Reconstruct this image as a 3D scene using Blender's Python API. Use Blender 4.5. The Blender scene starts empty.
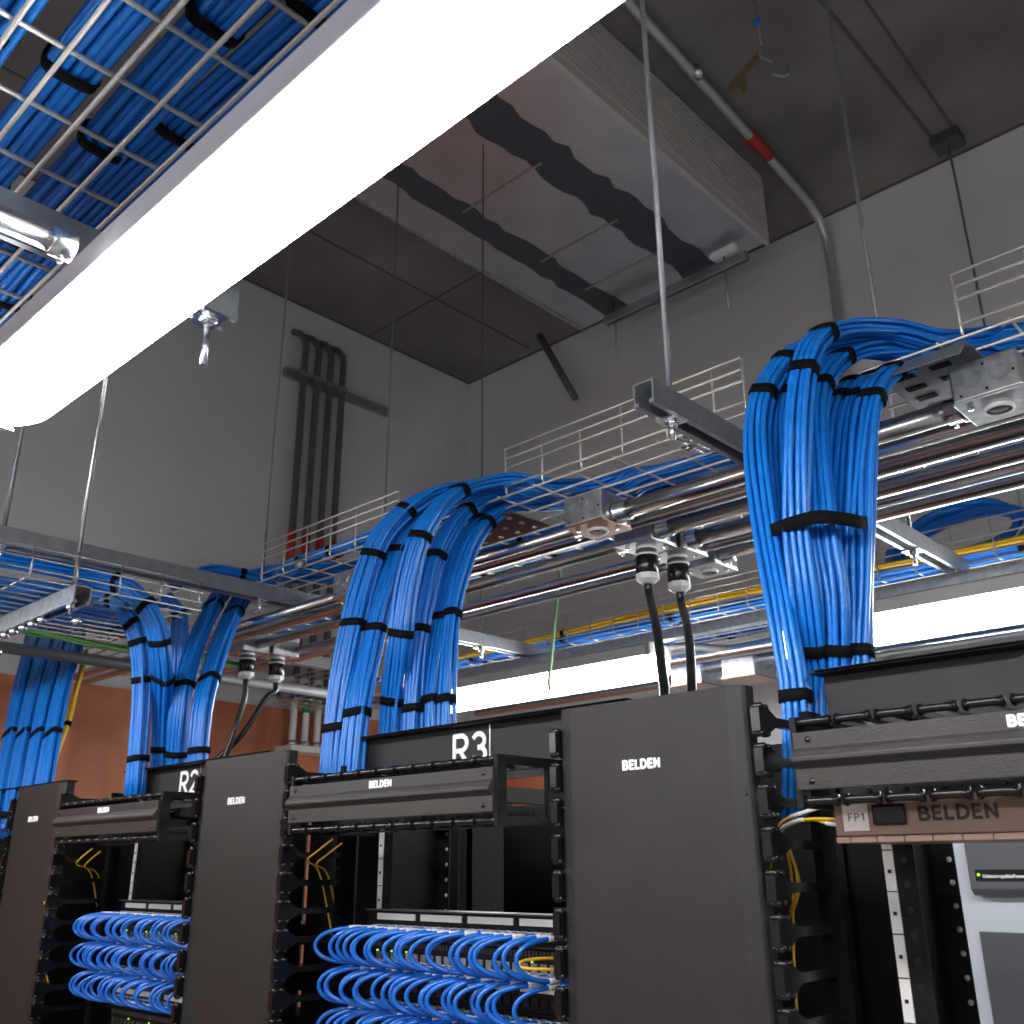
import bpy, math, random
from mathutils import Vector, Matrix
random.seed(7)
SC = bpy.context.scene
COL = SC.collection
V = Vector

# ------------------------------------------------------------------ camera
CAMZ = 1.93
PITCH = math.atan(354/967.0)
YAW = math.atan(968/1029.8)
cam_d = bpy.data.cameras.new('camera')
cam = bpy.data.objects.new('camera', cam_d)
COL.objects.link(cam)
cam.location = (0, 0, CAMZ)
ROLL = math.radians(0.45)
cam.rotation_euler = (Matrix.Rotation(YAW, 3, 'Z') @ Matrix.Rotation(math.pi/2+PITCH, 3, 'X') @ Matrix.Rotation(-ROLL, 3, 'Z')).to_euler()
cam_d.sensor_width = 36
cam_d.lens = 967/1024*36
cam_d.clip_start = 0.02
cam_d.dof.use_dof = True
cam_d.dof.focus_distance = 1.45
cam_d.dof.aperture_fstop = 10.0
SC.camera = cam
SC.view_settings.view_transform = 'Standard'
SC.view_settings.look = 'None'
SC.view_settings.gamma = 1
SC.view_settings.exposure = 0.30
w = bpy.data.worlds.new('world'); SC.world = w; w.use_nodes = True
w.node_tree.nodes['Background'].inputs[0].default_value = (0.5, 0.55, 0.6, 1)
w.node_tree.nodes['Background'].inputs[1].default_value = 0.02

_F = V((-math.sin(YAW), math.cos(YAW), 0)); _R = V((math.cos(YAW), math.sin(YAW), 0))
def _ray(px, py):
    a = (px-512)/967.0; b = -(py-512)/967.0
    x = a*math.cos(ROLL)+b*math.sin(ROLL); y = -a*math.sin(ROLL)+b*math.cos(ROLL)
    return _F*(math.cos(PITCH)-y*math.sin(PITCH)) + _R*x + V((0, 0, math.sin(PITCH)+y*math.cos(PITCH)))
def aY(px, py, Y):            # survey point on the vertical plane at distance Y
    d = _ray(px, py); t = Y/d.y
    return V((d.x*t, Y, CAMZ+d.z*t))
def pix(p):                   # where a point lands in the photograph
    p = V(p)-V((0,0,CAMZ)); r = p.dot(_R); fw = p.x*_F.x+p.y*_F.y
    d = fw*math.cos(PITCH)+p.z*math.sin(PITCH); u = -fw*math.sin(PITCH)+p.z*math.cos(PITCH)
    r, u = r*math.cos(ROLL)-u*math.sin(ROLL), r*math.sin(ROLL)+u*math.cos(ROLL)
    return (512+967*r/d, 512-967*u/d)
def aZ(px, py, Z):            # survey point on the level plane at height Z
    d = _ray(px, py); t = (Z-CAMZ)/d.z
    return V((d.x*t, d.y*t, Z))

# ------------------------------------------------------------------ materials
def mat(name, col, rough=0.5, metal=0.0, emit=None, es=0, noise=0, nscale=30, bump=0, bscale=80, spec=0.5, stretch=None, coat=0):
    m = bpy.data.materials.new(name); m.use_nodes = True
    nt = m.node_tree; b = nt.nodes['Principled BSDF']
    b.inputs['Base Color'].default_value = (*col, 1)
    b.inputs['Roughness'].default_value = rough
    b.inputs['Metallic'].default_value = metal
    b.inputs['Specular IOR Level'].default_value = spec
    b.inputs['Coat Weight'].default_value = coat
    if emit:
        b.inputs['Emission Color'].default_value = (*emit, 1)
        b.inputs['Emission Strength'].default_value = es
    if noise or bump:
        tc = nt.nodes.new('ShaderNodeTexCoord'); mp = nt.nodes.new('ShaderNodeMapping')
        nt.links.new(tc.outputs['Object'], mp.inputs[0])
        if stretch: mp.inputs['Scale'].default_value = stretch
    if noise:
        n = nt.nodes.new('ShaderNodeTexNoise'); n.inputs['Scale'].default_value = nscale; n.inputs['Detail'].default_value = 5
        nt.links.new(mp.outputs[0], n.inputs['Vector'])
        r = nt.nodes.new('ShaderNodeMapRange')
        r.inputs[1].default_value = 0.3; r.inputs[2].default_value = 0.7
        r.inputs[3].default_value = 1-noise; r.inputs[4].default_value = 1+noise
        nt.links.new(n.outputs[0], r.inputs[0])
        mx = nt.nodes.new('ShaderNodeVectorMath'); mx.operation = 'SCALE'
        mx.inputs[0].default_value = col
        nt.links.new(r.outputs[0], mx.inputs['Scale']); nt.links.new(mx.outputs[0], b.inputs['Base Color'])
    if bump:
        n2 = nt.nodes.new('ShaderNodeTexNoise'); n2.inputs['Scale'].default_value = bscale; n2.inputs['Detail'].default_value = 4
        nt.links.new(mp.outputs[0], n2.inputs['Vector'])
        bp = nt.nodes.new('ShaderNodeBump'); bp.inputs['Strength'].default_value = bump; bp.inputs['Distance'].default_value = 0.01
        nt.links.new(n2.outputs[0], bp.inputs['Height']); nt.links.new(bp.outputs[0], b.inputs['Normal'])
    return m

def plywood():
    m = mat('plywood', (0.42, 0.13, 0.055), 0.55)
    nt = m.node_tree; b = nt.nodes['Principled BSDF']
    tc = nt.nodes.new('ShaderNodeTexCoord'); mp = nt.nodes.new('ShaderNodeMapping'); mp.inputs['Scale'].default_value = (1, 1, 0.25)
    nt.links.new(tc.outputs['Object'], mp.inputs[0])
    n = nt.nodes.new('ShaderNodeTexNoise'); n.inputs['Scale'].default_value = 5; n.inputs['Detail'].default_value = 7
    n.inputs['Distortion'].default_value = 0.6
    nt.links.new(mp.outputs[0], n.inputs['Vector'])
    cr = nt.nodes.new('ShaderNodeValToRGB')
    cr.color_ramp.elements[0].position = 0.3; cr.color_ramp.elements[0].color = (0.40, 0.115, 0.052, 1)
    cr.color_ramp.elements[1].position = 0.75; cr.color_ramp.elements[1].color = (0.68, 0.26, 0.13, 1)
    nt.links.new(n.outputs[0], cr.inputs[0])
    # knots
    mp2 = nt.nodes.new('ShaderNodeMapping'); mp2.inputs['Scale'].default_value = (1, 1, 0.8)
    nt.links.new(tc.outputs['Object'], mp2.inputs[0])
    vo = nt.nodes.new('ShaderNodeTexVoronoi'); vo.inputs['Scale'].default_value = 2.6
    nt.links.new(mp2.outputs[0], vo.inputs['Vector'])
    r2 = nt.nodes.new('ShaderNodeValToRGB')
    r2.color_ramp.elements[0].position = 0.04; r2.color_ramp.elements[0].color = (0.45, 0.4, 0.4, 1)
    r2.color_ramp.elements[1].position = 0.09; r2.color_ramp.elements[1].color = (1, 1, 1, 1)
    nt.links.new(vo.outputs[0], r2.inputs[0])
    mx = nt.nodes.new('ShaderNodeMix'); mx.data_type = 'RGBA'; mx.blend_type = 'MULTIPLY'; mx.inputs[0].default_value = 0.8
    nt.links.new(cr.outputs[0], mx.inputs[6]); nt.links.new(r2.outputs[0], mx.inputs[7])
    nt.links.new(mx.outputs[2], b.inputs['Base Color'])
    return m

M = dict(
 wall=mat('painted_wall', (0.63, 0.63, 0.635), 0.8, noise=0.03, nscale=3, bump=0.05),
 conc=mat('concrete', (0.185, 0.172, 0.163), 0.85, noise=0.32, nscale=1.6, bump=0.3, bscale=25),
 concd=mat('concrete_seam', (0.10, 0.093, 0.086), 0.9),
 floor=mat('vinyl_floor', (0.42, 0.43, 0.45), 0.45, noise=0.05, nscale=4),
 ply=plywood(),
 galv=mat('galvanised_steel', (0.52, 0.55, 0.57), 0.33, 1.0, noise=0.22, nscale=55),
 strut=mat('strut_steel', (0.36, 0.39, 0.42), 0.44, 0.75, noise=0.12, nscale=40),
 emt=mat('conduit_steel', (0.62, 0.62, 0.62), 0.27, 1.0, noise=0.05, nscale=30),
 zinc=mat('zinc_hardware', (0.75, 0.78, 0.80), 0.25, 1.0),
 wire=mat('bright_wire', (0.74, 0.72, 0.66), 0.42, 0.65),
 duct=mat('duct_metal', (0.56, 0.60, 0.65), 0.36, 0.9, noise=0.10, nscale=4, bump=0.12, bscale=3),
 grille=mat('grille_paint', (0.52, 0.50, 0.48), 0.5, noise=0.03),
 mastic=mat('duct_mastic', (0.055, 0.06, 0.075), 0.6),
 black=mat('black_powder_coat', (0.0225, 0.021, 0.0205), 0.44, spec=0.32, noise=0.10, nscale=20, bump=0.25, bscale=900),
 blackm=mat('black_cover', (0.032, 0.030, 0.029), 0.36, spec=0.38, noise=0.08, nscale=15, bump=0.2, bscale=900),
 dark=mat('black_steel', (0.008, 0.008, 0.009), 0.55, spec=0.22),
 plast=mat('black_plastic', (0.006, 0.006, 0.007), 0.20, spec=0.45),
 velcro=mat('hook_and_loop', (0.004, 0.004, 0.005), 0.9, spec=0.15),
 blue=mat('blue_jacket', (0.006, 0.19, 0.68), 0.30, noise=0.08, nscale=60, bump=0.12, bscale=140),
 blue2=mat('blue_patch', (0.005, 0.13, 0.58), 0.26, coat=0.3),
 dblue=mat('dark_blue_jacket', (0.010, 0.055, 0.20), 0.42),
 yellow=mat('yellow_jacket', (0.85, 0.52, 0.02), 0.35),
 ygreen=mat('yellow_green_jacket', (0.55, 0.62, 0.08), 0.4),
 green=mat('green_jacket', (0.17, 0.42, 0.13), 0.4),
 cord=mat('black_cord', (0.008, 0.008, 0.009), 0.3),
 white=mat('white_plastic', (0.80, 0.80, 0.78), 0.4),
 paper=mat('white_label', (0.82, 0.81, 0.79), 0.6),
 letter=mat('white_lettering', (0.85, 0.85, 0.85), 0.6, emit=None),
 bletter=mat('black_lettering', (0.012, 0.010, 0.010), 0.5),
 bronze=mat('taupe_panel', (0.27, 0.19, 0.145), 0.42, metal=0.25, noise=0.04),
 plate=mat('copper_tinted_cover', (0.34, 0.20, 0.15), 0.35, 1.0),
 lens=mat('lamp_lens', (0.9, 0.9, 0.9), 0.5, emit=(1.0, 0.99, 0.975), es=27),
 house=mat('fixture_housing', (0.62, 0.60, 0.59), 0.45),
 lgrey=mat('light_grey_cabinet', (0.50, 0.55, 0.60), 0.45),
 dgrey=mat('dark_grey_unit', (0.075, 0.08, 0.09), 0.45),
 red=mat('red_tape', (0.50, 0.03, 0.03), 0.5),
 gtape=mat('green_tape', (0.02, 0.35, 0.10), 0.5),
 gled=mat('green_led', (0.3, 1, 0.1), 0.4, emit=(0.45, 1.0, 0.08), es=1.0),
 clear=mat('clear_boot', (0.62, 0.63, 0.66), 0.15, spec=0.7),
 crimp=mat('brown_steel', (0.20, 0.13, 0.10), 0.4, 0.8),
 rag=mat('tan_tape', (0.16, 0.12, 0.06), 0.8),
 galvpipe=mat('painted_conduit', (0.55, 0.56, 0.57), 0.35, 0.6),
 dconduit=mat('dull_conduit', (0.13, 0.13, 0.14), 0.6, 0.4),
 wire_shade=mat('shaded_wire', (0.42, 0.42, 0.41), 0.5, 1.0),  # same tray wire, darker: shade on the left tray put into the colour
)
M['letter'].node_tree.nodes['Principled BSDF'].inputs['Emission Strength'].default_value = 0

# ------------------------------------------------------------------ mesh builder
class MB:
    def __init__(s): s.v = []; s.f = []; s.sm = []; s.fm = []
    def add(s, vs, fs, smooth=False, mi=0):
        o = len(s.v); s.v += [V(p) for p in vs]
        for f in fs: s.f.append([o+i for i in f]); s.sm.append(smooth); s.fm.append(mi)
        return s
    def box(s, a, b, mi=0):
        x0, x1 = sorted((a[0], b[0])); y0, y1 = sorted((a[1], b[1])); z0, z1 = sorted((a[2], b[2]))
        return s.add([(x0,y0,z0),(x1,y0,z0),(x1,y1,z0),(x0,y1,z0),(x0,y0,z1),(x1,y0,z1),(x1,y1,z1),(x0,y1,z1)],
              [(3,2,1,0),(4,5,6,7),(0,1,5,4),(1,2,6,5),(2,3,7,6),(3,0,4,7)], mi=mi)
    def prism(s, prof, axis, a, b, smooth=False):
        """extrude a 2-D outline along X, Y or Z from a to b"""
        n = len(prof)
        def p(u, v, t):
            return (t,u,v) if axis == 'X' else ((u,t,v) if axis == 'Y' else (u,v,t))
        vs = [p(u,v,a) for u,v in prof]+[p(u,v,b) for u,v in prof]
        ar = sum(prof[i][0]*prof[(i+1)%n][1]-prof[(i+1)%n][0]*prof[i][1] for i in range(n))
        flip = (ar < 0) ^ (axis == 'Y') ^ (b < a)
        fs = [[i,(i+1)%n,n+(i+1)%n,n+i] for i in range(n)]+[list(range(n))[::-1], list(range(n,2*n))]
        if flip: fs = [f[::-1] for f in fs]
        return s.add(vs, fs, smooth)
    def tube(s, path, r, n=8, cap=True, smooth=True):
        P = [V(p) for p in path]; m = len(P)
        T = []
        for i in range(m):
            t = P[min(i+1,m-1)]-P[max(i-1,0)]
            T.append(t.normalized() if t.length > 1e-9 else V((0,0,1)))
        up = V((0,0,1)) if abs(T[0].z) < 0.9 else V((1,0,0))
        u = T[0].cross(up).normalized(); vs = []
        for i in range(m):
            u = (u-T[i]*u.dot(T[i])).normalized(); w_ = T[i].cross(u)
            rr = r[i] if isinstance(r, (list, tuple)) else r
            for k in range(n):
                a = 2*math.pi*k/n; vs.append(P[i]+(u*math.cos(a)+w_*math.sin(a))*rr)
        fs = []
        for i in range(m-1):
            for k in range(n):
                fs.append([i*n+k, i*n+(k+1)%n, (i+1)*n+(k+1)%n, (i+1)*n+k])
        s.add(vs, fs, smooth)
        if cap:
            o = len(s.v)-m*n
            s.f.append([o+k for k in range(n)][::-1]); s.sm.append(False); s.fm.append(0)
            s.f.append([o+(m-1)*n+k for k in range(n)]); s.sm.append(False); s.fm.append(0)
        return s
    def lathe(s, c, prof, axis=V((0,0,1)), n=20, smooth=True):
        """prof: list of (distance along axis, radius)"""
        ax = V(axis).normalized(); up = V((0,0,1)) if abs(ax.z) < 0.9 else V((1,0,0))
        u = ax.cross(up).normalized(); w_ = ax.cross(u); c = V(c); vs = []
        for d, r in prof:
            for k in range(n):
                a = 2*math.pi*k/n; vs.append(c+ax*d+(u*math.cos(a)+w_*math.sin(a))*max(r,1e-5))
        fs = []
        for i in range(len(prof)-1):
            for k in range(n): fs.append([i*n+k, i*n+(k+1)%n, (i+1)*n+(k+1)%n, (i+1)*n+k])
        fs += [list(range(n))[::-1], [(len(prof)-1)*n+k for k in range(n)]]
        return s.add(vs, fs, smooth)
    def obj(s, name, m, parent=None, bevel=0):
        base = wloc(parent) if parent else V((0,0,0))
        if not parent and s.v:      # origin of a one-mesh thing: centre of its base
            xs = [p.x for p in s.v]; ys = [p.y for p in s.v]; zs = [p.z for p in s.v]
            base = V(((min(xs)+max(xs))/2, (min(ys)+max(ys))/2, min(zs)))
        me = bpy.data.meshes.new(name)
        me.from_pydata([tuple(p-base) for p in s.v], [], s.f)
        me.polygons.foreach_set('use_smooth', s.sm)
        ms = m if isinstance(m, (list, tuple)) else [m]
        for q in ms: me.materials.append(q)
        if len(ms) > 1: me.polygons.foreach_set('material_index', s.fm)
        me.update()
        o = bpy.data.objects.new(name, me); COL.objects.link(o)
        if parent: o.parent = parent
        else: o.location = base
        if bevel:
            bv = o.modifiers.new('edge', 'BEVEL'); bv.width = bevel; bv.segments = 2; bv.limit_method = 'ANGLE'
        return o

def wloc(o):
    p = V(o.location)
    while o.parent: o = o.parent; p += V(o.location)
    return p
def thing(name, label, cat, loc, group=None):
    o = bpy.data.objects.new(name, None); COL.objects.link(o)
    o.location = loc; o.empty_display_size = 0.05
    return tag(o, label, cat, group)
def tag(o, label, cat, group=None, kind=None):
    o['label'] = label; o['category'] = cat
    if group: o['group'] = group
    if kind: o['kind'] = kind
    return o
def struct(o): o['kind'] = 'structure'; return o
KIDS = {}
def copy_tree(o, parent=None, d=(0,0,0)):
    c = o.copy(); COL.objects.link(c)
    if parent: c.parent = parent
    else: c.location = V(o.location)+V(d)
    for ch in o.children: copy_tree(ch, c)
    return c
def retag(o, label, group=None):
    o['label'] = label
    if group: o['group'] = group
    return o

ORD = ['leftmost','second from the left','third from the left','fourth from the left','fifth from the left','sixth from the left',
 'seventh from the left','eighth from the left','ninth from the left','tenth from the left','eleventh from the left','twelfth from the left',
 'twelfth from the right','eleventh from the right','tenth from the right','ninth from the right','eighth from the right','seventh from the right',
 'sixth from the right','fifth from the right','fourth from the right','third from the right','second from the right','rightmost']

def crom(pts, n):
    """smooth curve through points, n samples, even spacing"""
    P = [V(p) for p in pts]; P = [P[0]*2-P[1]]+P+[P[-1]*2-P[-2]]
    raw = []
    for i in range(1, len(P)-2):
        a, b, c, d = P[i-1:i+3]
        for k in range(16):
            t = k/16
            raw.append(0.5*((2*b)+(c-a)*t+(2*a-5*b+4*c-d)*t*t+(3*b-a-3*c+d)*t**3))
    raw.append(P[-2])
    L = [0]
    for i in range(1, len(raw)): L.append(L[-1]+(raw[i]-raw[i-1]).length)
    out = []; j = 0
    for k in range(n):
        s_ = L[-1]*k/(n-1)
        while j < len(L)-2 and L[j+1] < s_: j += 1
        q = (s_-L[j])/max(L[j+1]-L[j], 1e-9)
        out.append(raw[j].lerp(raw[j+1], min(max(q,0),1)))
    return out, L[-1]

def arc(cx, cy, rx, ry, a0, a1, n=10):
    return [(cx+rx*math.cos(math.radians(a0+(a1-a0)*k/n)), cy+ry*math.sin(math.radians(a0+(a1-a0)*k/n))) for k in range(n+1)]
GL = {  # stroke letters in a box 1 high: (advance width, strokes)
 'B': (.62, [[(0,0),(0,1)], [(0,1),(.30,1)]+arc(.30,.76,.25,.24,90,-90)+[(0,.52)], [(.30,.52)]+arc(.33,.26,.29,.26,90,-90)+[(0,0)]]),
 'E': (.50, [[(.50,1),(0,1),(0,0),(.50,0)], [(0,.51),(.44,.51)]]),
 'L': (.46, [[(0,1),(0,0),(.46,0)]]),
 'D': (.70, [[(0,0),(0,1),(.22,1)]+arc(.22,.5,.48,.5,90,-90)+[(0,0)]]),
 'N': (.64, [[(0,0),(0,1),(.64,0),(.64,1)]]),
 'R': (.58, [[(0,0),(0,1),(.30,1)]+arc(.30,.73,.27,.27,90,-90)+[(0,.46)], [(.26,.46),(.58,0)]]),
 'F': (.46, [[(0,0),(0,1),(.46,1)], [(0,.52),(.40,.52)]]),
 'P': (.54, [[(0,0),(0,1),(.28,1)]+arc(.28,.73,.26,.27,90,-90)+[(0,.46)]]),
 '1': (.26, [[(0,.78),(.24,1),(.24,0)]]),
 '2': (.54, [arc(.27,.73,.27,.27,160,-35)+[(0,0),(.56,0)]]),
 '4': (.56, [[(.42,0),(.42,1),(0,.28),(.56,.28)]]),
 '3': (.54, [arc(.26,.75,.25,.25,150,-90), arc(.26,.26,.29,.26,90,-150)]),
}
def letters(s_, h, p, m, parent, name='lettering', th=.16, gap=.22, depth=.0008, sx=1.0):
    """raised stroke lettering on a face that looks towards -Y; p = lower left corner"""
    b = MB(); x = p[0]; t = th*h/2; hh = h-2*t; q = 0
    for ch in s_:
        w_, st = GL[ch]
        for line in st:
            P = [(x+t+u*h*sx, p[2]+t+v*hh) for u, v in line]
            for i in range(len(P)-1):
                (x0, z0), (x1, z1) = P[i], P[i+1]; L = math.hypot(x1-x0, z1-z0) or 1e-9
                nx, nz = -(z1-z0)/L*t, (x1-x0)/L*t; ex, ez = (x1-x0)/L*t*.55, (z1-z0)/L*t*.55
                q += 1; y0 = p[1]-depth-.00002*(q % 7)
                b.prism([(x0+nx-ex,z0+nz-ez),(x0-nx-ex,z0-nz-ez),(x1-nx+ex,z1-nz+ez),(x1+nx+ex,z1+nz+ez)], 'Y', y0, p[1])
        x += (w_*sx+gap)*h
    o = b.obj(name, m, parent); o['label'] = 'printed lettering'
    return o
_txt = {}
def text_mesh(s, size, bold=0.0, depth=0.0006, space=1.0):
    k = (s, size, bold, space)
    if k in _txt: return _txt[k]
    cu = bpy.data.curves.new('t', 'FONT'); cu.body = s; cu.size = size; cu.extrude = depth
    cu.offset = bold; cu.align_x = 'LEFT'; cu.align_y = 'BOTTOM_BASELINE'; cu.space_character = space
    ob = bpy.data.objects.new('t', cu); COL.objects.link(ob)
    dg = bpy.context.evaluated_depsgraph_get(); dg.update()
    me = bpy.data.meshes.new_from_object(ob.evaluated_get(dg))
    bpy.data.objects.remove(ob); bpy.data.curves.remove(cu)
    _txt[k] = me
    return me
def text(s, size, p, m, parent, name='lettering', bold=0.0, sx=1.0, space=1.0):
    """lettering on a face that looks towards -Y; p = lower left corner"""
    me = text_mesh(s, size, bold, space=space).copy(); me.materials.clear(); me.materials.append(m)
    xs = [v.co.x for v in me.vertices]; x0 = min(xs); wd = max(xs)-x0
    base = wloc(parent)
    for v in me.vertices:
        x, y, z = v.co
        v.co = V((p[0]+(x-x0)*sx, p[1]-z, p[2]+y))-base
    me.name = name
    o = bpy.data.objects.new(name, me); COL.objects.link(o); o.parent = parent
    o['label'] = 'printed lettering'
    return o

# ================================================================== ROOM
XL, XR, YB, YF, ZC = -4.21, 2.6, 4.06, -2.6, 5.0
T = 0.15
struct(MB().box((XL-T,YF-T,-0.1),(XR+T,YB+T,0)).obj('floor', M['floor']))
ceil = struct(MB().box((XL-T,YF-T,ZC),(XR+T,YB+T,ZC+T)).obj('ceiling', M['conc']))
struct(MB().box((XL-T,YF-T,0),(XL,YB+T,ZC)).obj('wall_left', M['wall']))
struct(MB().box((XL,YB,0),(XR,YB+T,ZC)).obj('wall_back', M['wall']))
struct(MB().box((XR,YF-T,0),(XR+T,YB+T,ZC)).obj('wall_right', M['wall']))
struct(MB().box((XL,YF-T,0),(XR,YF,ZC)).obj('wall_front', M['wall']))
struct(MB().box((XL,YF,0.1),(XL+0.02,YB,2.68)).obj('trim_1', M['ply']))       # plywood backboards
struct(MB().box((XL+0.02,YB-0.02,0.1),(-3.3,YB,2.68)).obj('trim_9', M['ply']))
struct(MB().box((XL+0.02,YF,0.1),(XR,YF+0.02,1.2)).obj('trim_2', M['ply']))
def seam(n, a, b, wd=0.007):
    a = V(a); b = V(b); d = (b-a).normalized(); s_ = V((-d.y, d.x, 0))*wd
    m = MB().add([a-s_, b-s_, b+s_, a+s_, a-s_-V((0,0,.006)), b-s_-V((0,0,.006)), b+s_-V((0,0,.006)), a+s_-V((0,0,.006))],
        [(0,1,2,3),(7,6,5,4),(0,4,5,1),(1,5,6,2),(2,6,7,3),(3,7,4,0)])
    return struct(m.obj('trim_%d' % n, M['concd']))
seam(3, (-1.05,2.0,ZC), (-1.02,3.95,ZC)); seam(4, (-0.90,2.0,ZC), (-0.93,3.93,ZC), 0.005)
seam(5, (-4.2,3.2,ZC), (-2.9,3.2,ZC), 0.003); seam(6, (-3.6,0.5,ZC), (-3.6,4.0,ZC), 0.003)
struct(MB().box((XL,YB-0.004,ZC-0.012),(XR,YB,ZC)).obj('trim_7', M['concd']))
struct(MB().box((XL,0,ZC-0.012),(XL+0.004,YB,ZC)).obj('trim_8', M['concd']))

# duct unit under the ceiling
DX0, DX1, DY0, DY1, DZ = -2.81, -1.70, 1.85, 3.55, 4.62
du = thing('air_duct', 'wide galvanised air duct with black sealant bands hung under the concrete ceiling', 'duct', (-2.25,2.7,DZ))
MB().box((DX0,DY0,DZ),(DX1-0.02,DY1,4.985)).obj('duct_body', M['duct'], du)
m = MB().box((DX1-0.02,DY0,DZ-0.015),(DX1,DY1,4.985))
for k in range(13):
    z = DZ+0.03+k*0.026
    m.box((DX1,DY0+0.02,z),(DX1+0.006,DY1-0.02,z+0.013))
o = m.obj('ribbed_side_panel', M['grille'], du); o['label'] = 'pale ribbed side panel'
def mastic(u0, v0, u1, v1, wd, seed):
    rnd = random.Random(seed); L = []; Rr = []; n = 26
    for i in range(n+1):
        t = i/n; x = u0+(u1-u0)*t; y = v0+(v1-v0)*t
        L.append((x-wd*(0.42+0.2*rnd.random()), y)); Rr.append((x+wd*(0.42+0.22*rnd.random()), y))
    return MB().prism(L+Rr[::-1], 'Z', DZ-0.002, DZ+0.001)
for (ux, wd, sd, y0_) in ((-2.58, 0.12, 3, 1.90), (-2.07, 0.17, 5, 1.86)):
    o = mastic(ux, y0_, ux+0.01, DY1-0.02, wd, sd).obj('sealant_band', M['mastic'], du)
    o['label'] = 'rough black sealant band along the duct'
m = MB()
for y in (2.42, 2.93, 3.26):
    m.box((-2.56,y,DZ-0.008),(-2.10,y+0.009,DZ+0.001))
m.box((DX0-0.012,DY0,DZ-0.008),(DX0+0.004,DY1,DZ+0.03))
m.obj('seam_flange', M['galv'], du)
# strut under the back end of the duct
ds = thing('duct_support_strut', 'dark slotted strut on rods carrying the back end of the air duct', 'strut', (-2.2,3.5,4.5))
m = MB()
m.prism([(3.46,4.52),(3.46,4.565),(3.50,4.565),(3.50,4.52),(3.49,4.52),(3.49,4.557),(3.47,4.557),(3.47,4.52)], 'X', -2.60, -1.78)
m.obj('channel', M['strut'], ds)
for x in (-2.54, -1.90):
    MB().tube([(x,3.48,4.30),(x,3.48,4.62)], 0.006, 8).obj('threaded_rod', M['strut'], ds)
MB().box((-1.93,3.40,4.56),(-1.80,3.43,4.585)).obj('white_block', M['white'], ds)

# ceiling conduit with red band
m = MB()
path, L = crom([(-1.53,1.6,4.955),(-1.55,2.35,4.955),(-1.585,3.2,4.955),(-1.61,3.75,4.955),(-1.62,3.95,4.92),(-1.625,4.02,4.80),(-1.625,4.03,4.5),(-1.625,4.03,3.0),(-1.625,4.03,1.0)], 60)
cc = thing('ceiling_conduit', 'thin grey conduit along the ceiling that bends down the back wall', 'conduit', (-1.6,4.03,1.0))
MB().tube(path, 0.022, 10).obj('pipe', M['galvpipe'], cc)
o = MB().tube([(-1.586,3.24,4.955),(-1.592,3.42,4.955)], 0.026, 10).obj('tape_band', M['red'], cc); o['label'] = 'red tape band'
o = MB().lathe((-1.55,2.75,4.955), [(0,.026),(.04,.026)], V((-.02,1,0))).obj('coupling', M['zinc'], cc)
o = MB().box((-1.68,4.035,4.27),(-1.58,4.06,4.30)).obj('strap', M['strut'], cc)

o = MB().tube([(-3.44,3.92,4.99),(-3.175,3.92,4.47)], .022, 10).obj('brace_pipe', M['dconduit']); tag(o, 'short dark pipe slanting down from the ceiling beside the duct corner', 'pipe')
# dangling hook
hk = thing('ceiling_hook', 'small hook with blue ribbon and tan tape scraps hanging from the ceiling', 'hook', (-1.15,2.53,4.45))
MB().tube([(-1.17,2.55,5.0),(-1.16,2.54,4.62)], 0.003, 6).obj('wire', M['strut'], hk)
MB().tube(crom([(-1.16,2.54,4.64),(-1.165,2.54,4.60),(-1.13,2.56,4.56),(-1.14,2.56,4.52),(-1.10,2.58,4.50),(-1.09,2.58,4.54)],24)[0], 0.006, 6).obj('hook', M['strut'], hk)
MB().box((-1.175,2.535,4.75),(-1.155,2.545,4.775)).obj('ribbon', M['blue'], hk)
MB().prism([(-1.17,4.64),(-1.30,4.575),(-1.31,4.535),(-1.27,4.555),(-1.255,4.50),(-1.235,4.51),(-1.24,4.575),(-1.165,4.615)], 'Y', 2.545, 2.555).obj('tape_scrap', M['rag'], hk)

# four conduits on the left wall with the strap strut
st = thing('wall_strut', 'dark horizontal strut screwed to the upper left wall', 'strut', (-4.19,3.0,4.5))
MB().box((-4.209,2.62,4.50),(-4.175,3.36,4.55)).obj('channel', M['strut'], st)
for i in range(4):
    y = 2.72+0.088*i
    c = thing('wall_conduit', 'dark vertical conduit with red tape on the left wall, %s of four' % ['leftmost','second from the left','second from the right','rightmost'][i], 'conduit', (-4.15,y,1.0), 'conduits strapped to the upper left wall')
    MB().tube(crom([(-4.209,y-0.06,4.80),(-4.185,y-0.045,4.80),(-4.155,y,4.74),(-4.15,y,4.6),(-4.15,y,4.0),(-4.15,y,2.72)], 40)[0], 0.019, 10).obj('pipe', M['dconduit'], c)
    o = MB().tube([(-4.15,y,3.42),(-4.15,y,3.60)], 0.023, 10).obj('tape_band', M['red'], c); o['label'] = 'red tape band'
    MB().box((-4.176,y-0.026,4.51),(-4.13,y+0.026,4.54)).obj('strap', M['strut'], c)
for y, z in ((2.68,4.72),(3.05,4.66),(3.28,4.62)):
    pass
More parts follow.
